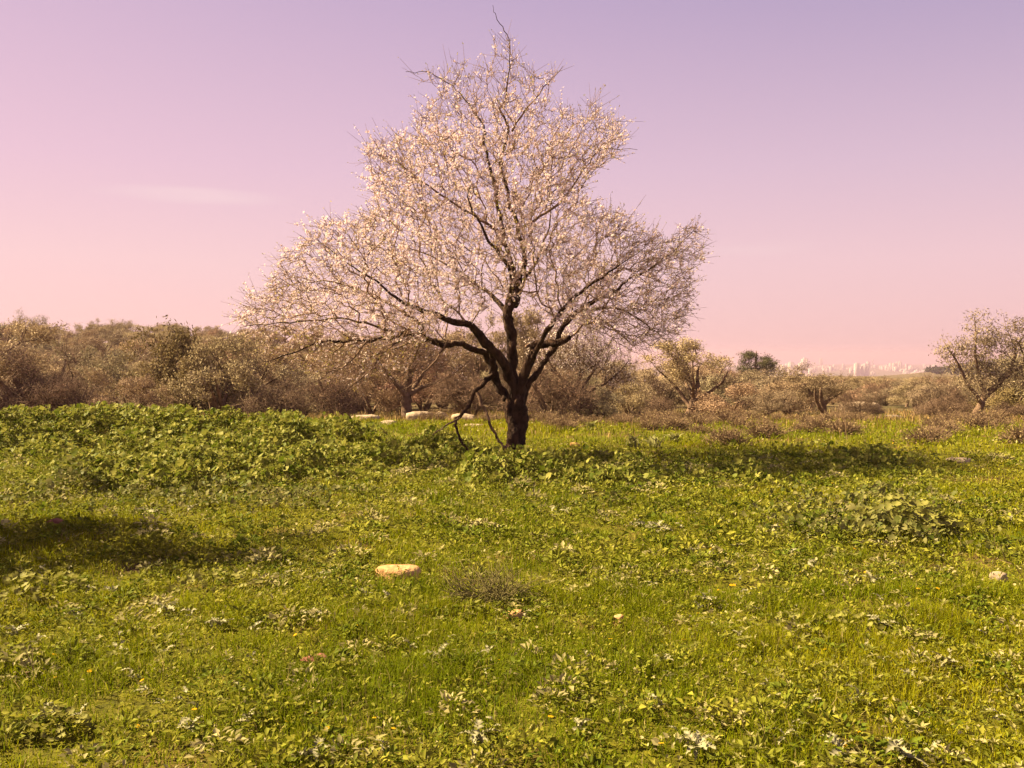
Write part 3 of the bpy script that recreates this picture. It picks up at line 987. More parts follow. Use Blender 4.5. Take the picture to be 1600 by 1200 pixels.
place('shrub3', 1170, 578, 42, 130, 'yellow-brown shrub below the dark pine', 'shrub', 'shrub', turn=2)
place('pine0', 1180, 551, 110, 64, 'dark rounded pine standing above the scrub near the town', 'tree', 'pine_tree')
place('silver1', 1195, 606, 30, 80, 'small pale silvery shrub-like olive in the dry grass', 'tree', 'olive_tree')
place('olive3', 1288, 572, 31, 115, 'round silvery olive tree with short trunk below the distant towers', 'tree', 'olive_tree', turn=1.0)
place('wiry0', 1345, 615, 33, 70, 'pale bare shrub beside sandy bank', 'shrub', 'shrub', turn=.3)
place('silver0', 1528, 492, 28, 150, 'wind-tossed olive tree with leaning trunk and sparse top', 'tree', 'olive_tree', turn=0.0)
place('silver1', 1608, 518, 32, 130, 'sparse grey olive tree beside the leaning wind-tossed olive', 'tree', 'olive_tree', turn=.5)
place('wiry2', 1470, 620, 30, 110, 'rusty dry shrub at foot of the leaning olive', 'shrub', 'shrub')
place('shrub1', 1590, 600, 36, 120, 'dark green bush behind the leaning olive', 'shrub', 'shrub')
place('wiry1', 1590, 630, 27, 110, 'reddish dry thicket in front of the dark green bush', 'shrub', 'shrub')

for k, px, top, d, w, lab in (('shrub3', 1112, 592, 37, 105, 'grey shrub right behind the forked olive'), ('shrub0', 1232, 598, 35, 95, 'olive-coloured shrub between small silvery olive and round silvery olive'),
                              ('wiry2', 1255, 600, 45, 110, 'brown thicket behind the round silvery olive'), ('shrub2', 1350, 600, 50, 115, 'brown shrub behind the sandy boulder bank'),
                              ('shrub3', 1385, 606, 46, 100, 'grey-green shrub above the open grass gap'), ('shrub0', 1432, 602, 43, 110, 'olive shrub between the grass gap and the leaning olive'),
                              ('shrub2', 1460, 596, 55, 120, 'rounded brown shrub behind the rusty dry shrub'), ('shrub3', 1035, 590, 44, 120, 'pale shrub seen through the forked olive')):
    place(k, px, top, d, w, lab, 'shrub', 'shrub')

# the wooded slope on the sun's side and the scrub that runs down to the plain
fill = np.random.default_rng(77)
taken = []
for side, n_want in (('hill', 185), ('vale', 270)):
    made, tries = 0, 0
    while made < n_want and tries < 6000:
        tries += 1
        if side == 'hill':
            d = 36 + 120 * fill.uniform(0, 1) ** 1.3
            px = fill.uniform(-120, 880)
        else:
            d = 37 + 260 * fill.uniform(0, 1) ** 1.9
            px = fill.uniform(870, 1760)
            if 1365 < px < 1420 and d < 44:
                continue
            if 985 < px < 1030 and d < 50:
                continue
        c = at(px, HOR, d)
        sep = 1.7 + d * 0.012
        if any((c[0] - u) ** 2 + (c[1] - v) ** 2 < sep * sep for u, v in taken):
            continue
        taken.append((c[0], c[1]))
        z = float(terrain(c[0], c[1]))
        if side == 'hill':
            hgt = fill.uniform(1.4, 3.2)
            kd = fill.choice(['shrub0', 'shrub1', 'shrub2', 'shrub3', 'olive0', 'olive2', 'wiry1', 'shrub0', 'shrub3'])
            lab = {'shrub': 'rounded shrub in the dense scrub of the wooded slope', 'olive': 'olive tree among the dense scrub of the wooded slope', 'wiry0': ''}
            g_ = 'scrub on the wooded slope'
            where = 'of the wooded slope'
        else:
            hgt = fill.uniform(1.6, 3.2)
            kd = fill.choice(['shrub0', 'shrub3', 'shrub2', 'olive0', 'olive1', 'wiry0', 'shrub3', 'silver0', 'shrub0'])
            g_ = 'scrub running down towards the plain'
            where = 'running down to the plain below the town'
        zt = z + hgt
        if side == 'vale':
            lim = 590 if px > 1195 else 578 if px > 1090 else 566
            zt = min(zt, EYE - (lim - HOR) / F * d + fill.uniform(-.3, .2))
            hgt = max(zt - z, 0.9)
            zt = z + hgt
        top = HOR + (EYE - zt) / d * F
        wpx = hgt * fill.uniform(1.0, 1.6) / d * F
        tall = 'tall' if hgt > 2.6 else 'low' if hgt < 2.0 else 'middling'
        if kd.startswith(('olive', 'silver')):
            nm, what = 'olive_tree', tall + (' silvery' if kd.startswith('silver') else ' grey-green') + ' olive tree in the scrub '
        elif kd.startswith('wiry'):
            nm, what = 'shrub', tall + ' brown twiggy shrub in the scrub '
        else:
            nm, what = 'shrub', tall + {'0': ' olive', '1': ' dark green', '2': ' rusty brown', '3': ' grey-green'}[kd[-1]] + ' rounded shrub in the scrub '
        if side == 'hill':
            where = 'at the foot of the wooded slope' if d < 60 else 'half-way up the wooded slope' if d < 105 else 'near the top of the wooded slope'
        else:
            where = 'just beyond the dry belt' if d < 75 else 'on the ground falling towards the plain' if d < 150 else 'far down towards the plain'
        place(kd, px, top, d, wpx, what + where, 'tree' if nm == 'olive_tree' else 'shrub', nm, g_, turn=float(fill.uniform(0, 6.28)))
        made += 1
# ragged trees on the skyline of the slope
for px, top, w, d, k in ((34, 488, 62, 95, 'silver1'), (72, 514, 30, 140, 'shrub1'), (138, 499, 44, 120, 'olive3'), (178, 500, 60, 118, 'silver0'), (228, 509, 50, 100, 'olive1'), (266, 506, 50, 90, 'silver1'), (-20, 500, 60, 90, 'olive0'), (330, 512, 44, 100, 'olive3')):
    place(k, px, top, d, w, 'ragged tree standing out on the skyline of the wooded slope', 'tree', 'skyline_tree', 'skyline trees of the wooded slope')
# an olive just outside the view whose shadow crosses the meadow
t_ = place('olive3', 0, 300, 7.6, 100, 'olive tree whose shadow falls across the near meadow', 'tree', 'olive_tree')
t_.location = (-7.2, 7.5, float(terrain(-7.2, 7.5)))
t_.scale = (1.4, 1.0, 1.5)
t_ = place('shrub1', 0, 300, 5.6, 100, 'unseen dense bush added to deepen the shadow at the meadow edge', 'shrub', 'shrub')  # out-of-view bush added to make the olive's shadow denser and wider
t_.location = (-6.0, 6.6, float(terrain(-6.0, 6.6)))
t_.scale = (1.1, 0.75, 1.35)


# ------------------------------------------------------------------ far ridge, plain and town
def far_wood():
    r = np.random.default_rng(300)
    b = Bag()
    n = 1300
    x = r.uniform(340, 760, n)
    y = r.uniform(640, 900, n)
    z = terrain(x, y)
    keep = (z > -15.5) & (x > 365)
    x, y, z = x[keep], y[keep], z[keep]
    for i in range(len(x)):
        m = 26
        D = rand_dirs(m, 0.35, r)
        c = np.array((x[i], y[i], z[i] + 1.5))
        s = r.uniform(2.0, 3.6)
        LP = c + D * s * r.uniform(0.6, 1.0, m)[:, None] * np.array((1, 1, 0.8))
        T_ = unit(rand_dirs(m, 0, r))
        v, t = kites(LP, T_, D, s * 1.0, s * 0.65)
        k = r.uniform(0.6, 1.2)
        b.add(v, t, np.repeat((np.array((0.040, 0.040, 0.018)) * k)[None], len(v), 0))
    o = obj('far_woods', b.mesh('far_woods'), M['foliage'])
    tag(o, 'dark wood covering the low ridge beyond the leaning olive', 'woods', kind='stuff')


far_wood()


def box(b, x0, x1, y0, y1, z0, z1, c):
    v = [(x, y, z) for z in (z0, z1) for y in (y0, y1) for x in (x0, x1)]
    q = [(0, 2, 3, 1), (4, 5, 7, 6), (0, 1, 5, 4), (2, 6, 7, 3), (0, 4, 6, 2), (1, 3, 7, 5)]
    t = []
    for a, bb, cc, d in q:
        t += [(a, bb, cc), (a, cc, d)]
    b.add(np.array(v, float), t, c)


def block_mesh(name, w, d, h, seed):
    """an apartment block: body, floor bands with recessed window strips, balcony stacks, parapet, stair head"""
    r = np.random.default_rng(seed)
    b = Bag()
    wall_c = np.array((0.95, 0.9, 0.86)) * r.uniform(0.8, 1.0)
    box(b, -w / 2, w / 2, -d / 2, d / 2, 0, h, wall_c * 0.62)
    fl = max(2, int(h / 3.2))
    step = h / fl
    for i in range(fl):
        z0 = i * step
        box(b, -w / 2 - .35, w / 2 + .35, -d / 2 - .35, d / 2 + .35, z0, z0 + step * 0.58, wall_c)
    for xx in (-w * .28, w * .28):
        box(b, xx - w * .09, xx + w * .09, -d / 2 - 1.6, -d / 2 - .4, step * .9, h - step * .4, wall_c * 0.9)
    box(b, -w / 2 - .5, w / 2 + .5, -d / 2 - .5, d / 2 + .5, h, h + .9, wall_c)
    box(b, -w * .18, w * .18, -d * .2, d * .25, h + .9, h + 4.0, wall_c * .95)
    return b.mesh(name)


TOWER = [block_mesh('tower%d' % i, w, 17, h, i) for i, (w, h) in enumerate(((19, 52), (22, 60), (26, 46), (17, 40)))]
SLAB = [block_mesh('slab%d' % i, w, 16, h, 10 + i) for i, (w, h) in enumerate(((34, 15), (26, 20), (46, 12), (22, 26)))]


def building(mesh, px, d, label, name, group, s=1.0, turn=0.0):
    c = at(px, HOR, d)
    o = obj(name, mesh, M['wall'], None, (c[0], c[1], float(terrain(c[0], c[1])) - 0.5))
    o.scale = (s, s, s)
    o.rotation_euler = (0, 0, turn)
    tag(o, label, 'building', group)


cr = np.random.default_rng(55)
for i, px in enumerate((1203, 1210, 1217, 1224, 1229, 1236, 1241, 1246, 1252, 1257, 1214, 1232)):
    building(TOWER[i % 4], px, 3300 + 90 * ((i * 7) % 5) + (500 if i >= 10 else 0), 'pale apartment tower in the close-set tower cluster of the distant town', 'apartment_tower', 'towers in the cluster of the distant town', cr.uniform(.75, 1.1), cr.uniform(-.3, .3))
building(TOWER[1], 1339, 3400, 'whitest square tower of the distant town, nearer the tower cluster', 'apartment_tower', None, .8, .25)
building(TOWER[2], 1352, 3400, 'bright tower of the distant town standing beside the thin mast', 'apartment_tower', None, .95, .2)
for i in range(150):
    px = cr.uniform(1110, 1500)
    d = 3300 + 2600 * cr.uniform(0, 1) ** 0.8
    k = int(cr.integers(0, 5))
    building(SLAB[k % 4] if k < 4 or d < 4600 else TOWER[int(cr.integers(0, 4))], px, d, ('long low', 'squat', 'long flat', 'upright', 'tall')[k] + ' pale block among the roofs of the distant town, ' + ('behind the tower cluster' if px < 1262 else 'by the white square tower' if px < 1332 else 'around the thin mast' if px < 1390 else 'towards the wooded ridge'), 'apartment_block', 'low blocks of the distant town', cr.uniform(.6, 1.0), cr.uniform(-.6, .6))
b = Bag()
V, T = tube(np.array([(0, 0, 0), (0, 0, 30), (0, 0, 66)], float), np.array([2.2, 1.5, 0.6]), 8)
b.add(V, T)
for z in (46, 56):
    V, T = tube(np.array([(0, 0, z), (0, 0, z + 1.6)], float), np.array([3.0, 3.0]), 8)
    b.add(V, T)
c = at(1364, HOR, 3600)
o = obj('radio_mast', b.mesh('radio_mast'), M['metal'], None, (c[0], c[1], float(terrain(c[0], c[1]))))
tag(o, 'thin dark mast rising above the distant town', 'mast')

# ------------------------------------------------------------------ stones
def rock_mesh(name, seed, sx_, sy_, sz_, cuts=9):
    r = np.random.default_rng(seed)
    import bmesh
    bm = bmesh.new()
    bmesh.ops.create_icosphere(bm, subdivisions=3, radius=1.0)
    v = np.array([q.co for q in bm.verts])
    tr = np.array([[q.index for q in f.verts] for f in bm.faces])
    bm.free()
    for _ in range(cuts):
        n = unit(r.normal(size=3))
        k = r.uniform(0.55, 0.85)
        dd = v @ n
        v = v - np.outer(np.maximum(dd - k, 0) * 0.9, n)
    v = v * (1 + 0.07 * (fbm(v[:, 0] * 3 + v[:, 2] * 2, v[:, 1] * 3 - v[:, 2], 0.8, seed)[:, None] - 0.5))
    v[:, 2] = np.where(v[:, 2] > 0.45, 0.45 + (v[:, 2] - 0.45) * 0.35, v[:, 2])
    v = v + 0.10 * unit(v) * (fbm(v[:, 0] * 5 + 9, v[:, 1] * 5 + v[:, 2] * 4, 1.0, seed + 3)[:, None] - 0.5)
    v = v * np.array((sx_, sy_, sz_))
    me = tri_mesh(name, v, tr, smooth=False)
    return me


def stone(px, py, w, h, mat, label, seed, name='stone', sink=0.35, turn=0.0, depth=None, flat=0.7):
    p = ground_at(px, py) if depth is None else np.array((*at(px, HOR, depth)[:2], 0))
    p[2] = float(terrain(p[0], p[1]))
    o = obj(name, rock_mesh('rock%d' % seed, seed, w / 2, w / 2 * flat, h / 2 / (1 - sink) * 1.15), M[mat], None, (p[0], p[1], p[2] + h * 0.12))
    o.rotation_euler = (0, 0, turn)
    tag(o, label, 'stone')
    return o


def soft(px, py):
    return ground_at(px, py)


stone(622, 904, 0.36, 0.15, 'tan', 'tan flat-topped stone lying alone in the short grass', 1)
stone(494, 1046, 0.19, 0.115, 'red', 'reddish lumpy stone half sunk in the grass', 2)
stone(808, 963, 0.17, 0.06, 'tan', 'small orange stone just in front of the wiry grey bush', 3)
stone(966, 980, 0.08, 0.12, 'tan', 'fist-sized pale orange stone alone in the open grass', 4)
stone(88, 830, 0.17, 0.17, 'red', 'small pink stone at the edge of the long tree shadow', 5)
stone(1457, 966, 0.08, 0.05, 'lime', 'small white stone in the yellowish grass', 6)
stone(1560, 908, 0.13, 0.10, 'lime', 'pale egg-shaped stone beside low weeds and a long dry stalk', 7)
stone(898, 699, 0.20, 0.13, 'tan', 'small pale stone on the bright grass behind the almond trunk', 8)
stone(1500, 722, 0.42, 0.10, 'lime', 'flat pale stone in the grass beyond the long mallow shadow', 9)
stone(570, 0, 0.85, 0.30, 'lime', 'long low pale rock behind the crest of the mallow bank', 10, 'rock', depth=23.5)
stone(604, 0, 0.52, 0.20, 'lime', 'low flat white rock in front of the half-bare young almond', 11, 'rock', depth=20.5)
stone(655, 0, 0.80, 0.42, 'lime', 'squarish pale rock at one end of the rock ledge', 12, 'rock', depth=24)
stone(690, 0, 0.55, 0.46, 'lime', 'dark-fronted rock in the middle of the rock ledge', 13, 'rock', depth=24.3)
stone(725, 0, 0.75, 0.38, 'lime', 'pale rock at the trunk end of the rock ledge', 14, 'rock', depth=24)
stone(742, 0, 0.60, 0.11, 'lime', 'flat pale slab in the grass between rock ledge and almond trunk', 15, 'rock', depth=20)
stone(1342, 0, 2.4, 0.75, 'lime', 'sandy pale boulder bank among the shrubs below the town', 16, 'rock', depth=39)
stone(1398, 0, 1.1, 0.25, 'lime', 'flat pale rock on the open grass gap in the scrub', 17, 'rock', depth=33)
stone(55, 0, 0.9, 0.30, 'lime', 'pale rock behind the mallow bank near the slender olive', 18, 'rock', depth=23)

# ------------------------------------------------------------------ ground cover
def pxpoly(pts):
    return [tuple(ground_at(*p)[:2]) for p in pts]


MAL = [
    pxpoly([(-140, 668), (200, 668), (440, 672), (540, 690), (640, 698), (760, 706), (785, 720), (740, 735), (640, 760), (520, 790), (380, 800), (200, 785), (-140, 800)]),
    pxpoly([(760, 738), (860, 720), (960, 722), (1010, 745), (1010, 780), (940, 788), (860, 770), (760, 800), (700, 800), (690, 770), (740, 738)]),
    pxpoly([(1195, 812), (1330, 792), (1480, 796), (1500, 850), (1400, 872), (1240, 858)]),
    pxpoly([(1060, 722), (1160, 708), (1300, 712), (1420, 735), (1380, 752), (1240, 755), (1120, 752), (1070, 742)]),
]


def mallow_mask(x, y):
    m = np.zeros(np.shape(x), bool)
    for p in MAL:
        m |= in_poly(x, y, p)
    return m


def mallow_cover_at(x, y, r):
    c = np.zeros(len(x))
    for _ in range(8):
        c += mallow_mask(x + r.normal(0, 0.55, len(x)), y + r.normal(0, 0.75, len(x)))
    return c / 8


def wedge(n, y0, y1, r, margin=1.6):
    """points spread evenly over the ground between two distances"""
    out = []
    tot = 0
    while tot < n:
        y = np.sqrt(r.uniform(y0 * y0, y1 * y1, n))
        hw = 0.60 * y + margin
        x = r.uniform(-1, 1, n) * hw
        out.append(np.stack([x, y], 1))
        tot += n
    return np.concatenate(out)[:n]


def soil_patch(x, y):
    return fbm(x, y, 1.3, 21, 3)


def blades(xy, hgt, wid, cols, r, lean=0.5):
    n = len(xy)
    z = terrain(xy[:, 0], xy[:, 1])
    P0 = np.column_stack([xy, z - 0.01])
    a = r.uniform(0, 2 * math.pi, n)
    S = np.stack([np.cos(a), np.sin(a), np.zeros(n)], 1)
    la = r.uniform(0, 2 * math.pi, n)
    ld = np.stack([np.cos(la), np.sin(la), np.zeros(n)], 1) * (np.abs(r.normal(0, lean, n)) * hgt)[:, None]
    up = np.array((0, 0, 1.0))
    mid = P0 + up * (hgt * 0.6)[:, None] + ld * 0.35
    tip = P0 + up * (hgt * (1 - 0.25 * np.minimum(1, np.linalg.norm(ld, axis=1) / hgt)))[:, None] + ld
    w = (wid / 2)[:, None]
    v = np.stack([P0 - S * w, P0 + S * w, mid - S * w * 0.75, mid + S * w * 0.75, tip], 1).reshape(-1, 3)
    t = ((np.arange(n) * 5)[:, None, None] + np.array([[0, 1, 3], [0, 3, 2], [2, 3, 4]])[None]).reshape(-1, 3)
    return v, t, np.repeat(cols, 5, 0)


def green(n, r, x, y):
    """grass colours: mid green to yellow-green, with broad drifts"""
    k = np.clip(fbm(x, y, 2.2, 31) * 1.5 - 0.35 + r.normal(0, 0.22, n), 0, 1)[:, None]
    c = np.array((0.135, 0.170, 0.004)) * (1 - k) + np.array((0.285, 0.262, 0.006)) * k
    dryb = r.uniform(0, 1, n) < 0.05
    c[dryb] = np.array((0.34, 0.27, 0.10))
    return c * r.uniform(0.75, 1.25, (n, 1))


gr = np.random.default_rng(400)
gb = Bag()
for n, y0, y1 in ((150000, 2.4, 6.0), (115000, 6.0, 11.0), (88000, 11.0, 23.5)):
    xy = wedge(n, y0, y1, gr)
    x, y = xy.T
    m = mallow_mask(x, y)
    bare = soil_patch(x, y)
    tuft = sstep(0.28, 0.75, 0.6 * fbm(x, y, 0.20, 41, 2) + 0.4 * fbm(x, y, 0.75, 43, 2))
    dryz = sstep(15.5, 19, y) * sstep(0.0, 3.0, x)
    keep = gr.uniform(0, 1, n) < np.where(m, 0.35, 1.0) * (1 - sstep(0.68, 0.78, bare) * 0.6) * (1 - 0.55 * dryz) * (0.62 + 0.45 * tuft)
    xy, tuft = xy[keep], tuft[keep]
    x, y = xy.T
    k = len(xy)
    hg = (0.034 + 0.090 * tuft * gr.uniform(0.45, 1.35, k)) * (1 + 0.35 * sstep(9, 20, y))
    wd = np.maximum(0.0040, 0.00080 * y) * gr.uniform(0.7, 1.4, k)
    gb.add(*blades(xy, hg, wd, green(k, gr, x, y) * (1.12 - 0.26 * tuft[:, None]), gr, 0.75))
o = obj('grass', gb.mesh('grass'), M['grass'])
tag(o, 'short bright green grass covering the open meadow', 'grass', kind='stuff')

# broad-leaved low herbs between the grass
hb = Bag()
for n, y0, y1, s in ((80000, 2.4, 6.5, 0.010), (60000, 6.5, 12, 0.015), (34000, 12, 22, 0.024)):
    xy = wedge(n, y0, y1, gr)
    x, y = xy.T
    pat = fbm(x, y, 0.7, 51, 3)
    keep = gr.uniform(0, 1, n) < sstep(0.35, 0.62, pat) + 0.10
    xy = xy[keep]
    x, y = xy.T
    k = len(xy)
    P0 = np.column_stack([xy, terrain(x, y) + gr.uniform(0.01, 0.075, k) + 0.03 * (y > 8)])
    g_ = gr.uniform(0, 1, (k, 1))
    c = np.array((0.11, 0.135, 0.008)) * (1 - g_) + np.array((0.26, 0.24, 0.028)) * g_
    pale = gr.uniform(0, 1, k) < 0.04
    c[pale] = np.array((0.38, 0.33, 0.16))
    rnd = gr.uniform(0, 1, k) < 0.45
    q = np.where(rnd)[0]
    v, t, mm = discs(P0[q], rand_dirs(len(q), 0.9, gr), s * 0.75 * gr.uniform(0.5, 1.4, len(q)), 6, 0.25, gr)
    hb.add(v, t, np.repeat(c[q], mm, 0))
    q = np.where(~rnd)[0]
    D = rand_dirs(len(q), 0.6, gr)
    sc = s * gr.uniform(0.8, 2.2, len(q))
    v, t = kites(P0[q] - np.array((0, 0, 0.01)), D, unit(rand_dirs(len(q), 0.6, gr)), sc * 1.6, sc * 0.55, 0.2)
    hb.add(v, t, np.repeat(c[q], 4, 0))
for n, y0, y1 in ((6000, 2.6, 7.0), (6000, 7.0, 14.0)):
    xy = wedge(n, y0, y1, gr)
    x, y = xy.T
    keep = gr.uniform(0, 1, n) < sstep(0.40, 0.66, fbm(x, y, 0.5, 57, 2))
    xy = xy[keep]
    x, y = xy.T
    k = len(xy)
    P0 = np.column_stack([xy, terrain(x, y) + gr.uniform(0.02, 0.09, k)])
    m_ = 5
    g_ = np.repeat(gr.uniform(0, 1, (k, 1)) ** 2.0, m_, 0)
    c = np.array((0.11, 0.125, 0.010)) * (1 - g_) + np.array((0.34, 0.30, 0.12)) * g_
    aa = (gr.uniform(0, 6.28, k)[:, None] + np.arange(m_) * 6.283 / m_ + gr.normal(0, .3, (k, m_))).ravel()
    D = unit(np.stack([np.cos(aa), np.sin(aa), gr.uniform(-0.1, 0.9, k * m_)], 1))
    Pm = np.repeat(P0 - np.array((0, 0, 0.02)), m_, 0)
    L_ = np.repeat(gr.uniform(0.016, 0.040, k) * (1 + 0.04 * y), m_) * gr.uniform(0.7, 1.2, k * m_)
    v, t = kites(Pm, D, np.tile((0.05, 0.02, 1.0), (k * m_, 1)), L_, L_ * 0.42, 0.3)
    hb.add(v, t, np.repeat(c, 4, 0))
# leafy hummocks: many leaves on a low dome, so that each throws its own small shadow
for n, y0, y1, kk in ((2000, 2.6, 6.5, 0.92), (3000, 6.5, 14.0, 1.2)):
    xy = wedge(n, y0, y1, gr)
    x, y = xy.T
    wpatch = sstep(0.38, 0.60, fbm(x, y, 0.9, 59, 2)) + 0.25 + 0.8 * ((x > 0.15 * y) & (x < 0.5 * y) & (y > 6) & (y < 10))
    keep = gr.uniform(0, 1, n) < wpatch
    xy = xy[keep]
    k = len(xy)
    Rc = gr.uniform(0.035, 0.12, k) * kk
    Hc = Rc * gr.uniform(0.5, 1.0, k)
    nl_ = np.clip((Rc / 0.035) ** 2 * 5, 8, 46).astype(int)
    ci = np.repeat(np.arange(k), nl_)
    m_ = len(ci)
    aa = gr.uniform(0, 6.283, m_)
    dd0 = np.sqrt(gr.uniform(0, 1, m_))
    X = xy[ci, 0] + np.cos(aa) * dd0 * Rc[ci]
    Y = xy[ci, 1] + np.sin(aa) * dd0 * Rc[ci]
    Z = terrain(X, Y) + 0.02 + Hc[ci] * (1 - 0.8 * dd0 ** 2) * gr.uniform(0.6, 1.05, m_)
    D = unit(np.stack([np.cos(aa) * (0.3 + dd0), np.sin(aa) * (0.3 + dd0), gr.uniform(-0.2, 0.7, m_)], 1) + 0.5 * rand_dirs(m_, 0.2, gr))
    tone = gr.uniform(0, 1, k)[ci][:, None]
    hue = gr.uniform(0, 1, k)[ci][:, None]
    c = (np.array((0.085, 0.115, 0.008)) * (1 - tone) + np.array((0.25, 0.235, 0.030)) * tone)
    c = np.where(hue > 0.86, np.array((0.33, 0.29, 0.13)) * (0.7 + 0.5 * tone), c) * gr.uniform(0.75, 1.25, (m_, 1))
    L_ = gr.uniform(0.018, 0.042, m_) * (0.7 + 5 * Rc[ci]) * kk
    v, t = kites(np.stack([X, Y, Z], 1), D, unit(rand_dirs(m_, 1.2, gr)), L_, L_ * gr.uniform(0.35, 0.65, m_), 0.35)
    hb.add(v, t, np.repeat(c, 4, 0))
o = obj('low_herbs', hb.mesh('low_herbs'), M['herb'])
tag(o, 'small round-leaved herbs growing through the meadow grass', 'herbs', kind='stuff')

# mallow bank
mb = Bag()
mr_ = np.random.default_rng(500)
xy = wedge(440000, 6.8, 22.5, mr_, 3.0)
cov = mallow_cover_at(xy[:, 0], xy[:, 1], mr_)
x, y = xy.T
hill = fbm(x, y, 1.25, 61, 3)
fine = fbm(x, y, 0.42, 67, 2)
edge = sstep(0.30, 0.66, hill)
H = (0.05 + 0.46 * edge * (0.15 + 0.95 * sstep(0.28, 0.70, fine))) * (0.35 + 0.65 * cov)
H = H * np.where(y > 15, 1.0, 0.8) * np.where(x > 2, 0.95, 1.0)
nt_ = np.exp(-((x - 0.05) / 0.9) ** 2) * sstep(15, 13.95, y) * sstep(12.0, 13.1, y)
H = H * (1 - 0.72 * nt_)
keep = mr_.uniform(0, 1, len(x)) < 0.80 * sstep(0.1, 0.75, cov) * (0.35 + 0.65 * sstep(0.34, 0.52, hill))
xy, x, y, H = xy[keep], x[keep], y[keep], H[keep]
k = len(xy)
P0 = np.column_stack([xy, terrain(x, y) + H * mr_.uniform(0.45, 1.05, k) ** 0.6])
N = unit(rand_dirs(k, 0.65, mr_) + np.array((-0.2, 0, 0)))
v, t, mm = discs(P0, N, (0.015 + 0.038 * mr_.uniform(0, 1, k) ** 2.5) * np.where(y < 10.3, 0.72, 1.0) * np.where(y > 14, 1.15, 1.0), 6, 0.26, mr_)
g_ = mr_.uniform(0, 1, (k, 1))
c = np.array((0.085, 0.115, 0.007)) * (1 - g_) + np.array((0.28, 0.262, 0.055)) * g_
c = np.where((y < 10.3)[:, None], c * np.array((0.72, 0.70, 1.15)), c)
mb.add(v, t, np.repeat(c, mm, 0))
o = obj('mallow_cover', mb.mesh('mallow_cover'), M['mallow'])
tag(o, 'knee-high bank of round mallow leaves spreading across the meadow', 'ground cover', kind='stuff')
print('mallow leaves', k)

# dry grass and low thorn between meadow and shrubs
dr = np.random.default_rng(600)
db = Bag()
xy = wedge(74000, 14.5, 40, dr)
x, y = xy.T
f = sstep(16.5, 21, y) * np.where(x > 0.3, 1, 0.25) + sstep(20.5, 24, y)
f = np.clip(f, 0, 1) * (0.35 + 0.9 * sstep(0.35, 0.65, fbm(x, y, 2.0, 71)))
f = np.where((x > 0.3) & (y < 18), f + 0.10 * sstep(0.5, 0.6, fbm(x, y, 1.0, 73)), f)
keep = dr.uniform(0, 1, len(x)) < f
xy = xy[keep]
x, y = xy.T
k = len(xy)
g_ = dr.uniform(0, 1, (k, 1))
c = np.array((0.17, 0.105, 0.040)) * (1 - g_) + np.array((0.38, 0.25, 0.11)) * g_
greenish = dr.uniform(0, 1, k) < 0.3
c[greenish] = np.array((0.17, 0.15, 0.02))
v, t, c = blades(xy, 0.06 + 0.22 * dr.uniform(0, 1, k) ** 2, np.maximum(0.006, 0.0007 * y) * dr.uniform(.6, 1.3, k), c, dr, 0.5)
db.add(v, t, c)
o = obj('dry_grass', db.mesh('dry_grass'), M['dry'])
tag(o, 'brown dry grass along the far edge of the meadow', 'dry grass', kind='stuff')

# dwarf thorn cushions in the dry belt
def dwarf_mesh(name, seed):
    r = np.random.default_rng(seed)
    b = Bag()
    n = 420
    D = rand_dirs(n, 0.55, r)
    D[:, 2] = np.abs(D[:, 2])
    Lh = r.uniform(0.16, 0.34, n)
    A0 = r.normal(0, 0.05, (n, 3)) * np.array((1, 1, 0.2))
    v, t = prisms(A0, A0 + D * Lh[:, None], 0.0045, 0.002, 3)
    b.add(v, t, (0.20, 0.13, 0.085))
    m = 900
    k = r.integers(0, n, m)
    Pp = A0[k] + D[k] * (Lh[k] * r.uniform(0.45, 1.05, m))[:, None]
    dd = rand_dirs(m, .3, r)
    v, t = kites(Pp, dd, perp(dd, r), 0.035, 0.014)
    q = r.uniform(0, 1, (m, 1))
    b.add(v, t, np.repeat(np.array((0.17, 0.11, 0.062)) * (1 - q) + np.array((0.28, 0.21, 0.105)) * q, 4, 0))
    return b.mesh(name)


DW = [dwarf_mesh('dwarf%d' % i, 700 + i) for i in range(3)]
dd_ = np.random.default_rng(710)
for i in range(110):
    y = float(dd_.uniform(15.8, 24))
    x = float(dd_.uniform(0.5, 0.62 * y)) if dd_.uniform() < 0.8 else float(dd_.uniform(-0.1 * y, 1.5))
    if y < 18.5 and (x < 3.4 or dd_.uniform() < 0.45):
        continue
    o = obj('thorn_cushion', DW[i % 3], M['dry'], None, (x, y, float(terrain(x, y)) - 0.01))
    s = float(dd_.uniform(0.6, 1.25))
    o.scale = (s * 1.3, s * 1.3, s)
    o.rotation_euler = (0, 0, float(dd_.uniform(0, 6.28)))
    spot = [(abs(x / y - (c_ - CX) / F), nm) for c_, nm in ((1060, 'in front of the forked olive'), (1290, 'in front of the round silvery olive'), (1400, 'before the open gap in the scrub'), (1520, 'by the leaning olive'), (880, 'behind the large almond'), (1180, 'below the dark pine'))]
    tag(o, ('wide' if s > 1.05 else 'small' if s < 0.8 else 'middle-sized') + ' brown thorn cushion in the dry belt ' + min(spot)[1], 'plant', 'thorn cushions in the dry belt')


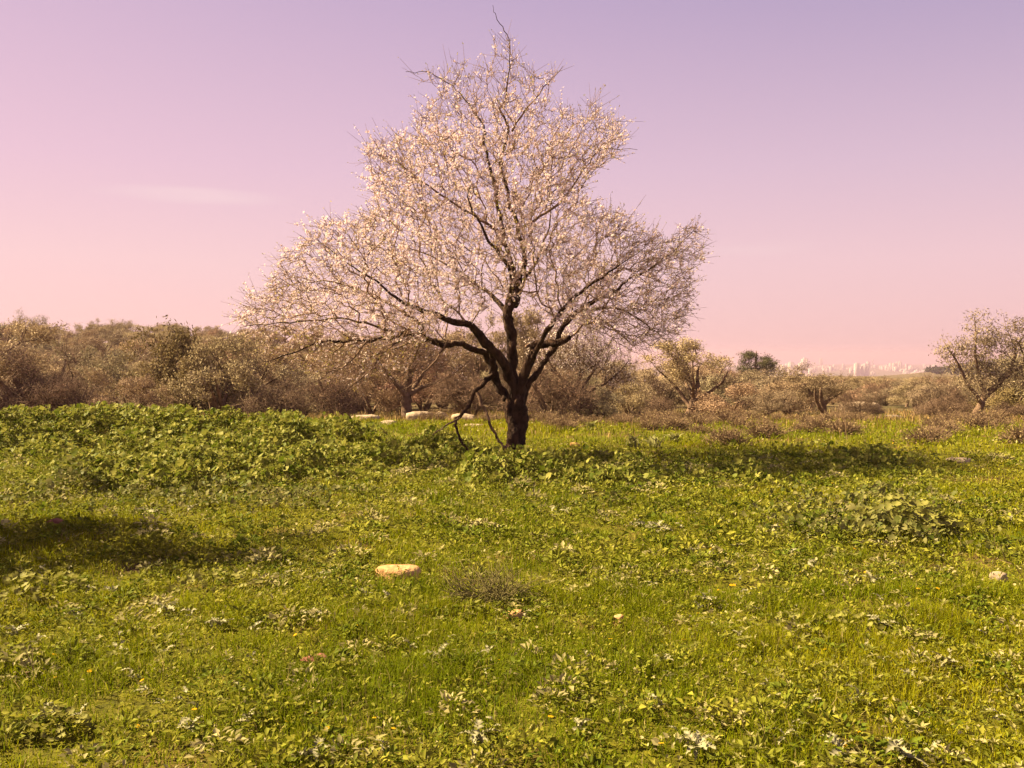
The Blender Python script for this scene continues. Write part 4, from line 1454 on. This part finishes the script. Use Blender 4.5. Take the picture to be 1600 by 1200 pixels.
# ------------------------------------------------------------------ single plants of the meadow
def thistle_leaf(name, seed, lobes=6):
    """long wavy leaf: midrib with lobed margins, tip drooping (about 1 unit long)"""
    r = np.random.default_rng(seed)
    b = Bag()
    n = lobes * 2 + 1
    s = np.linspace(0, 1, n)
    zc = 0.55 * s - 0.62 * s ** 2 + 0.02 * r.normal(size=n)
    yc = 0.03 * np.sin(s * 5 + seed)
    wdt = (0.05 + 0.19 * np.sin(np.pi * s ** 0.8)) * np.where(np.arange(n) % 2 == 1, 1.0, 0.38) * r.uniform(.8, 1.2, n)
    wdt[-1] = 0.0
    mid_ = np.stack([s, yc, zc], 1)
    lf = np.stack([s + 0.05, yc + wdt, zc + 0.25 * wdt + 0.03 * r.normal(size=n)], 1)
    rt = np.stack([s + 0.05, yc - wdt, zc + 0.25 * wdt + 0.03 * r.normal(size=n)], 1)
    V = np.concatenate([mid_, lf, rt])
    t = []
    for i in range(n - 1):
        for o_, flip in ((n, False), (2 * n, True)):
            q = [[i, i + 1, o_ + i + 1], [i, o_ + i + 1, o_ + i]]
            t += [x_[::-1] for x_ in q] if not flip else q
    c = np.concatenate([np.tile((0.30, 0.27, 0.17), (n, 1)), np.tile((0.175, 0.17, 0.075), (2 * n, 1))])
    c[n:] *= r.uniform(.75, 1.3, (2 * n, 1))
    b.add(V, t, c)
    me = b.mesh(name)
    me.materials.append(M['thistle'])
    return me


TL = [thistle_leaf('thistle_leaf%d' % i, 800 + i, 6 + i % 2) for i in range(5)]
th = np.random.default_rng(820)


def thistle(p, size, nleaf, label, group):
    root = obj('milk_thistle', None, loc=(p[0], p[1], p[2] + 0.01))
    a0 = th.uniform(0, 6.28)
    for j in range(nleaf):
        l_ = obj('leaf', TL[int(th.integers(0, 5))], None, root)
        sc = size * float(th.uniform(0.6, 1.1))
        l_.scale = (sc, sc, sc)
        l_.rotation_euler = (float(th.normal(0, .35)), float(-th.uniform(-0.1, 0.65)), float(a0 + j * 2.4 + th.normal(0, .25)))
        l_.location = (0, 0, float(th.uniform(0.0, 0.05)))
    tag(root, label, 'thistle', group)


SPOT = [(445, 908), (520, 903), (400, 885), (180, 938), (186, 1022), (208, 1064), (300, 1148), (640, 1022), (684, 1035), (552, 958), (490, 972), (1300, 812), (1272, 838),
        (1348, 848), (1118, 948), (1100, 950), (1108, 876), (1080, 872), (1236, 872), (1262, 892), (1318, 900), (1362, 914), (1064, 748), (884, 804), (862, 808), (1010, 830), (1030, 832),
        (672, 806), (1580, 822), (60, 1014), (22, 1002), (388, 1138), (1420, 1064), (1478, 1052), (1312, 1188), (1404, 1192), (1340, 1104), (488, 1192), (116, 968),
        (950, 815), (1460, 850), (1200, 835), (985, 765), (70, 900), (300, 800), (230, 808), (330, 790), (90, 790), (1225, 935), (1165, 935), (1375, 985), (905, 1150), (1090, 1180), (745, 1160), (260, 960), (345, 985)]
ex = np.random.default_rng(830)
SPOT2 = [(float(ex.uniform(960, 1480)), float(ex.uniform(775, 960))) for _ in range(42)]
SPOT2 += [(float(ex.uniform(10, 560)), float(ex.uniform(880, 1160))) for _ in range(30)]
SPOT2 += [(float(ex.uniform(560, 1590)), float(ex.uniform(930, 1190))) for _ in range(34)]
LAND = [('the tan flat-topped stone', 622, 902), ('the reddish lumpy stone', 494, 1042), ('the wiry grey little bush', 762, 940), ('the big leafy mallow clump', 1408, 838),
        ('the low mallow clump', 1255, 812), ('the egg-shaped stone', 1560, 908), ('the small white stone', 1457, 966), ('the fist-sized orange stone', 966, 978),
        ('the small orange stone', 808, 963), ('the compact mallow clump', 75, 1150), ('the spreading small-leaved mallow', 338, 918), ('the pink stone', 88, 830)]
LANDP = [(nm, ground_at(a_, b_)) for nm, a_, b_ in LAND]
used = set()
for i, (px, py) in enumerate(SPOT + SPOT2):
    p = ground_at(px, py)
    big = i < len(SPOT)
    size = (float(th.uniform(0.06, 0.11)) if big else float(th.uniform(0.035, 0.065))) * (1.0 if p[1] < 7 else 1.3)
    near_ = sorted((math.hypot(p[0] - q[0], p[1] - q[1]), nm) for nm, q in LANDP)[0]
    word = 'broad' if size > 0.095 else 'middle-sized' if size > 0.06 else 'small'
    lab = word + ' silvery thistle rosette '
    if near_[0] < 0.8:
        lab += 'close beside ' + near_[1]
    elif near_[0] < 1.6:
        lab += 'a step away from ' + near_[1]
    elif p[1] > 8.5:
        lab += 'at the foot of the mallow bank'
    else:
        lab += 'standing apart in the open short grass'
    thistle(p, size, int(th.integers(5, 10)) if big else int(th.integers(3, 7)), lab, 'thistle rosettes in the meadow')


def mallow_leaf(name, seed):
    r = np.random.default_rng(seed)
    k = 15
    ang = np.linspace(0.25, 2 * math.pi - 0.25, k)
    rad_ = 1 + 0.12 * np.cos(ang * 6)
    rim = np.stack([np.cos(ang) * rad_, np.sin(ang) * rad_, 0.20 + 0.10 * np.cos(ang * 6 + 1) + 0.04 * r.normal(size=k)], 1)
    inn = np.stack([np.cos(ang) * .55, np.sin(ang) * .55, 0.03 + 0.05 * np.cos(ang * 6 + 1)], 1)
    V = np.concatenate([[(0, 0, 0)], inn, rim, [(-.03, 0, 0), (.03, 0, 0), (0.25, 0, -1.6)]])
    t = []
    for i in range(k - 1):
        t += [[0, 1 + i, 2 + i], [1 + i, 1 + k + i, 2 + k + i], [1 + i, 2 + k + i, 2 + i]]
    m_ = 1 + 2 * k
    t.append([m_, m_ + 1, m_ + 2])
    c = np.concatenate([np.tile((0.23, 0.215, 0.055), (1 + k, 1)), np.tile((0.17, 0.17, 0.032), (k, 1)), np.tile((0.13, 0.12, 0.04), (3, 1))])
    b = Bag()
    b.add(V, t, c)
    me = b.mesh(name)
    me.materials.append(M['mallow'])
    return me


ML = [mallow_leaf('mallow_leaf%d' % i, 840 + i) for i in range(4)]


def mallow_plant(px, py, wide, high, n, leaf, label):
    p = ground_at(px, py)
    root = obj('mallow_plant', None, loc=p)
    for j in range(n):
        a = th.uniform(0, 6.283)
        d = math.sqrt(th.uniform(0, 1))
        z = high * (1 - 0.75 * d * d) * th.uniform(0.45, 1.05)
        l_ = obj('leaf', ML[j % 4], None, root, (math.cos(a) * d * wide / 2, math.sin(a) * d * wide / 2 * 0.7, max(z, 0.03)))
        s = leaf * float(th.uniform(.6, 1.15))
        l_.scale = (s, s, s)
        tilt = 0.25 + 0.6 * d
        l_.rotation_euler = (float(-math.sin(a) * tilt + th.normal(0, .3)), float(math.cos(a) * tilt + th.normal(0, .3) - .2), float(th.uniform(0, 6.28)))
    tag(root, label, 'plant')


mallow_plant(1408, 838, 0.95, 0.36, 190, 0.045, 'big leafy mallow clump beside silvery thistles in the open grass')
mallow_plant(1255, 812, 0.6, 0.16, 75, 0.03, 'low mallow clump on the almond side of the big leafy mallow')
mallow_plant(338, 918, 0.75, 0.12, 110, 0.022, 'spreading small-leaved mallow below the long tree shadow')
mallow_plant(60, 935, 0.8, 0.18, 110, 0.027, 'dark mallow clump at the edge of the tree shadow')
mallow_plant(75, 1150, 0.34, 0.13, 70, 0.020, 'compact mallow clump casting a dark shadow in the near grass')
mallow_plant(1310, 985, 0.8, 0.10, 110, 0.020, 'low spreading mallow patch among yellow flowers')
mallow_plant(15, 1050, 0.35, 0.14, 60, 0.020, 'mallow clump beside pale withered thistle leaves')


def strap_leaf(name, seed):
    r = np.random.default_rng(seed)
    n = 7
    s = np.linspace(0, 1, n)
    zc = 0.95 * s - 0.35 * s ** 2.5
    xc = 0.25 * s + 0.35 * s ** 2.5
    w = 0.075 * np.sin(np.pi * (0.12 + 0.88 * s)) ** 0.7
    V = np.concatenate([np.stack([xc, w, zc + w * .4], 1), np.stack([xc, 0 * w, zc], 1), np.stack([xc, -w, zc + w * .4], 1)])
    t = []
    for i in range(n - 1):
        for a in (0, n):
            t += [[a + i, a + n + i, a + n + i + 1], [a + i, a + n + i + 1, a + i + 1]]
    b = Bag()
    b.add(V, t, (0.22, 0.21, 0.075))
    me = b.mesh(name)
    me.materials.append(M['mallow'])
    return me


SL_ = [strap_leaf('strap%d' % i, i) for i in range(2)]
for i, (px, py, n, lab) in enumerate(((990, 700, 13, 'squill clump with grey-green strap leaves in front of the forked olive'), (1018, 699, 14, 'squill clump growing against its strap-leaved neighbour'),
                                      (1052, 692, 12, 'pale squill clump at the border of green grass and dry belt'), (925, 672, 10, 'dark squill clump near the round cushion shrub'))):
    p = ground_at(px, py)
    root = obj('squill_plant', None, loc=p)
    for j in range(n):
        l_ = obj('leaf', SL_[j % 2], None, root, (float(th.normal(0, .06)), float(th.normal(0, .05)), 0))
        s = float(th.uniform(.24, .36))
        l_.scale = (s, s * 1.2, s)
        l_.rotation_euler = (float(th.normal(0, .15)), float(th.normal(0, .2)), float(th.uniform(0, 6.28)))
    tag(root, lab, 'plant')

# wiry grey bush in the open grass
def wiry_mesh(seed, n, hgt, spread_):
    r = np.random.default_rng(seed)
    b = Bag()
    base = r.normal(0, 0.05, (n, 3)) * np.array((1.6, 1, 0))
    D = rand_dirs(n, 0.5, r)
    D[:, 2] = np.abs(D[:, 2]) * 0.9
    A0 = base
    for k in range(4):
        B0 = A0 + unit(D) * (hgt * r.uniform(.18, .36, n))[:, None] * np.array((spread_, spread_, 1))
        v, t = prisms(A0, B0, 0.0034 - k * .0005, 0.0029 - k * .0005, 3)
        q = r.uniform(.7, 1.3)
        b.add(v, t, np.array((0.15, 0.125, 0.05)) * q)
        A0 = B0
        D = unit(D + 0.6 * rand_dirs(n, .05, r))
    return b.mesh('wiry_grass_bush')


p = ground_at(762, 940)
o = obj('wiry_bush', wiry_mesh(900, 260, 0.24, 1.25), M['dry'], None, p)
tag(o, 'wiry grey leafless little bush in the open grass', 'bush')
p = ground_at(722, 935)
o = obj('dead_stalk', wiry_mesh(901, 16, 0.22, 0.5), M['dry'], None, p)
tag(o, 'pale dead stalk tuft beside the wiry grey little bush', 'dry stalk')


def stalk(px, py, top_px, top_py, label, seed, branches=5, rr=0.004):
    p = ground_at(px, py)
    q = at(top_px, top_py, p[1])
    r = np.random.default_rng(seed)
    b = Bag()
    pts = np.linspace(p, q, 7) + np.vstack([np.zeros(3), r.normal(0, 0.012, (6, 3))])
    V, T = tube(pts - p, np.linspace(rr, rr * .4, 7), 5)
    b.add(V, T, (0.26, 0.17, 0.10))
    for k in range(branches):
        i = int(r.integers(2, 6))
        D = unit((q - p) * 0.6 + rand_dirs(1, 0.2, r)[0] * np.linalg.norm(q - p) * .5)
        V, T = tube(np.array([pts[i] - p, pts[i] - p + D * r.uniform(.05, .2)]), np.array([rr * .6, rr * .3]), 4)
        b.add(V, T, (0.26, 0.17, 0.10))
    o = obj('dry_stalk', b.mesh('dry_stalk'), M['dry'], None, p)
    tag(o, label, 'dry stalk')


stalk(1324, 690, 1320, 640, 'tall pale dead stalk in front of the round silvery olive', 1, 5, 0.007)
stalk(1315, 684, 1312, 636, 'thin dead stalk close to the tall pale one', 2, 4, 0.006)
stalk(94, 868, 98, 832, 'thin dry stalk standing in the long tree shadow', 3, 2, 0.003)
stalk(1600, 905, 1545, 836, 'long dry stalk leaning over the grass by the egg-shaped stone', 4, 2, 0.003)
stalk(40, 1080, 48, 1025, 'reddish dry stem beside the mallow with withered leaves', 5, 2, 0.003)

# yellow flowers
def daisy():
    b = Bag()
    k = 10
    for i in range(k):
        a = i * 2 * math.pi / k
        b.add([(0, 0, .1), (math.cos(a - .25) * .8, math.sin(a - .25) * .8, .12), (math.cos(a) * 1.0, math.sin(a), .05), (math.cos(a + .25) * .8, math.sin(a + .25) * .8, .12)], [[0, 1, 2], [0, 2, 3]], (0.75, 0.42, 0.012))
    V, T = tube(np.array([(0, 0, .08), (0.2, 0, -2), (0.1, 0, -5.5)]), np.array([.12, .1, .1]), 4)
    b.add(V, T, (.09, .11, .02))
    me = b.mesh('yellow_flower')
    me.materials.append(M['petal'])
    return me


DM = daisy()
FL = [(1210, 822), (1213, 826), (1335, 868), (1350, 892), (1352, 908), (1362, 906), (1122, 932), (1142, 928), (1147, 928), (1405, 928), (1434, 934), (1465, 936), (1035, 1017), (1110, 866), (446, 967), (85, 1040), (86, 1073), (222, 1081), (461, 1009), (560, 992), (448, 1145), (585, 1138), (1343, 1168), (1320, 1181), (615, 1158), (1552, 802), (1597, 834), (1510, 800), (1300, 765), (1395, 700), (1545, 690), (1570, 700), (1580, 690), (1480, 690), (1440, 705), (1360, 690), (1250, 905), (1000, 910), (215, 1155)]
fr_ = np.random.default_rng(950)
FL += [(float(fr_.uniform(20, 1580)), float(fr_.uniform(800, 1195))) for _ in range(22)]
for px, py in FL:
    p = ground_at(px, py)
    s = float(fr_.uniform(.007, .012)) * (1 + 0.04 * p[1])
    o = obj('yellow_flower', DM, None, None, (p[0], p[1], p[2] + s * 4.8))
    o.scale = (s, s, s)
    o.rotation_euler = (float(fr_.normal(0.15, .25)), float(fr_.normal(-.2, .25)), float(fr_.uniform(0, 6.28)))
    tag(o, 'small yellow wildflower open in the meadow grass', 'flower', 'yellow flowers in the meadow')

# ------------------------------------------------------------------ haze
b = Bag()
box(b, -4300, 4300, -45, 7700, -95, 24, (1, 1, 1))
hz_m, t = new_mat('haze_air')
pv = node(t, 'ShaderNodeVolumePrincipled')
pv.inputs['Color'].default_value = (0.64, 0.46, 0.59, 1)
pv.inputs['Density'].default_value = 0.00025
pv.inputs['Anisotropy'].default_value = 0.2
o = node(t, 'ShaderNodeOutputMaterial')
t.links.new(pv.outputs[0], o.inputs['Volume'])
hz = obj('haze', b.mesh('haze'), hz_m)
tag(hz, 'warm pink haze lying over the plain and the distant town', 'haze', kind='stuff')
print('tris', sum(len(m.polygons) for m in bpy.data.meshes), 'objects', len(scene.objects))
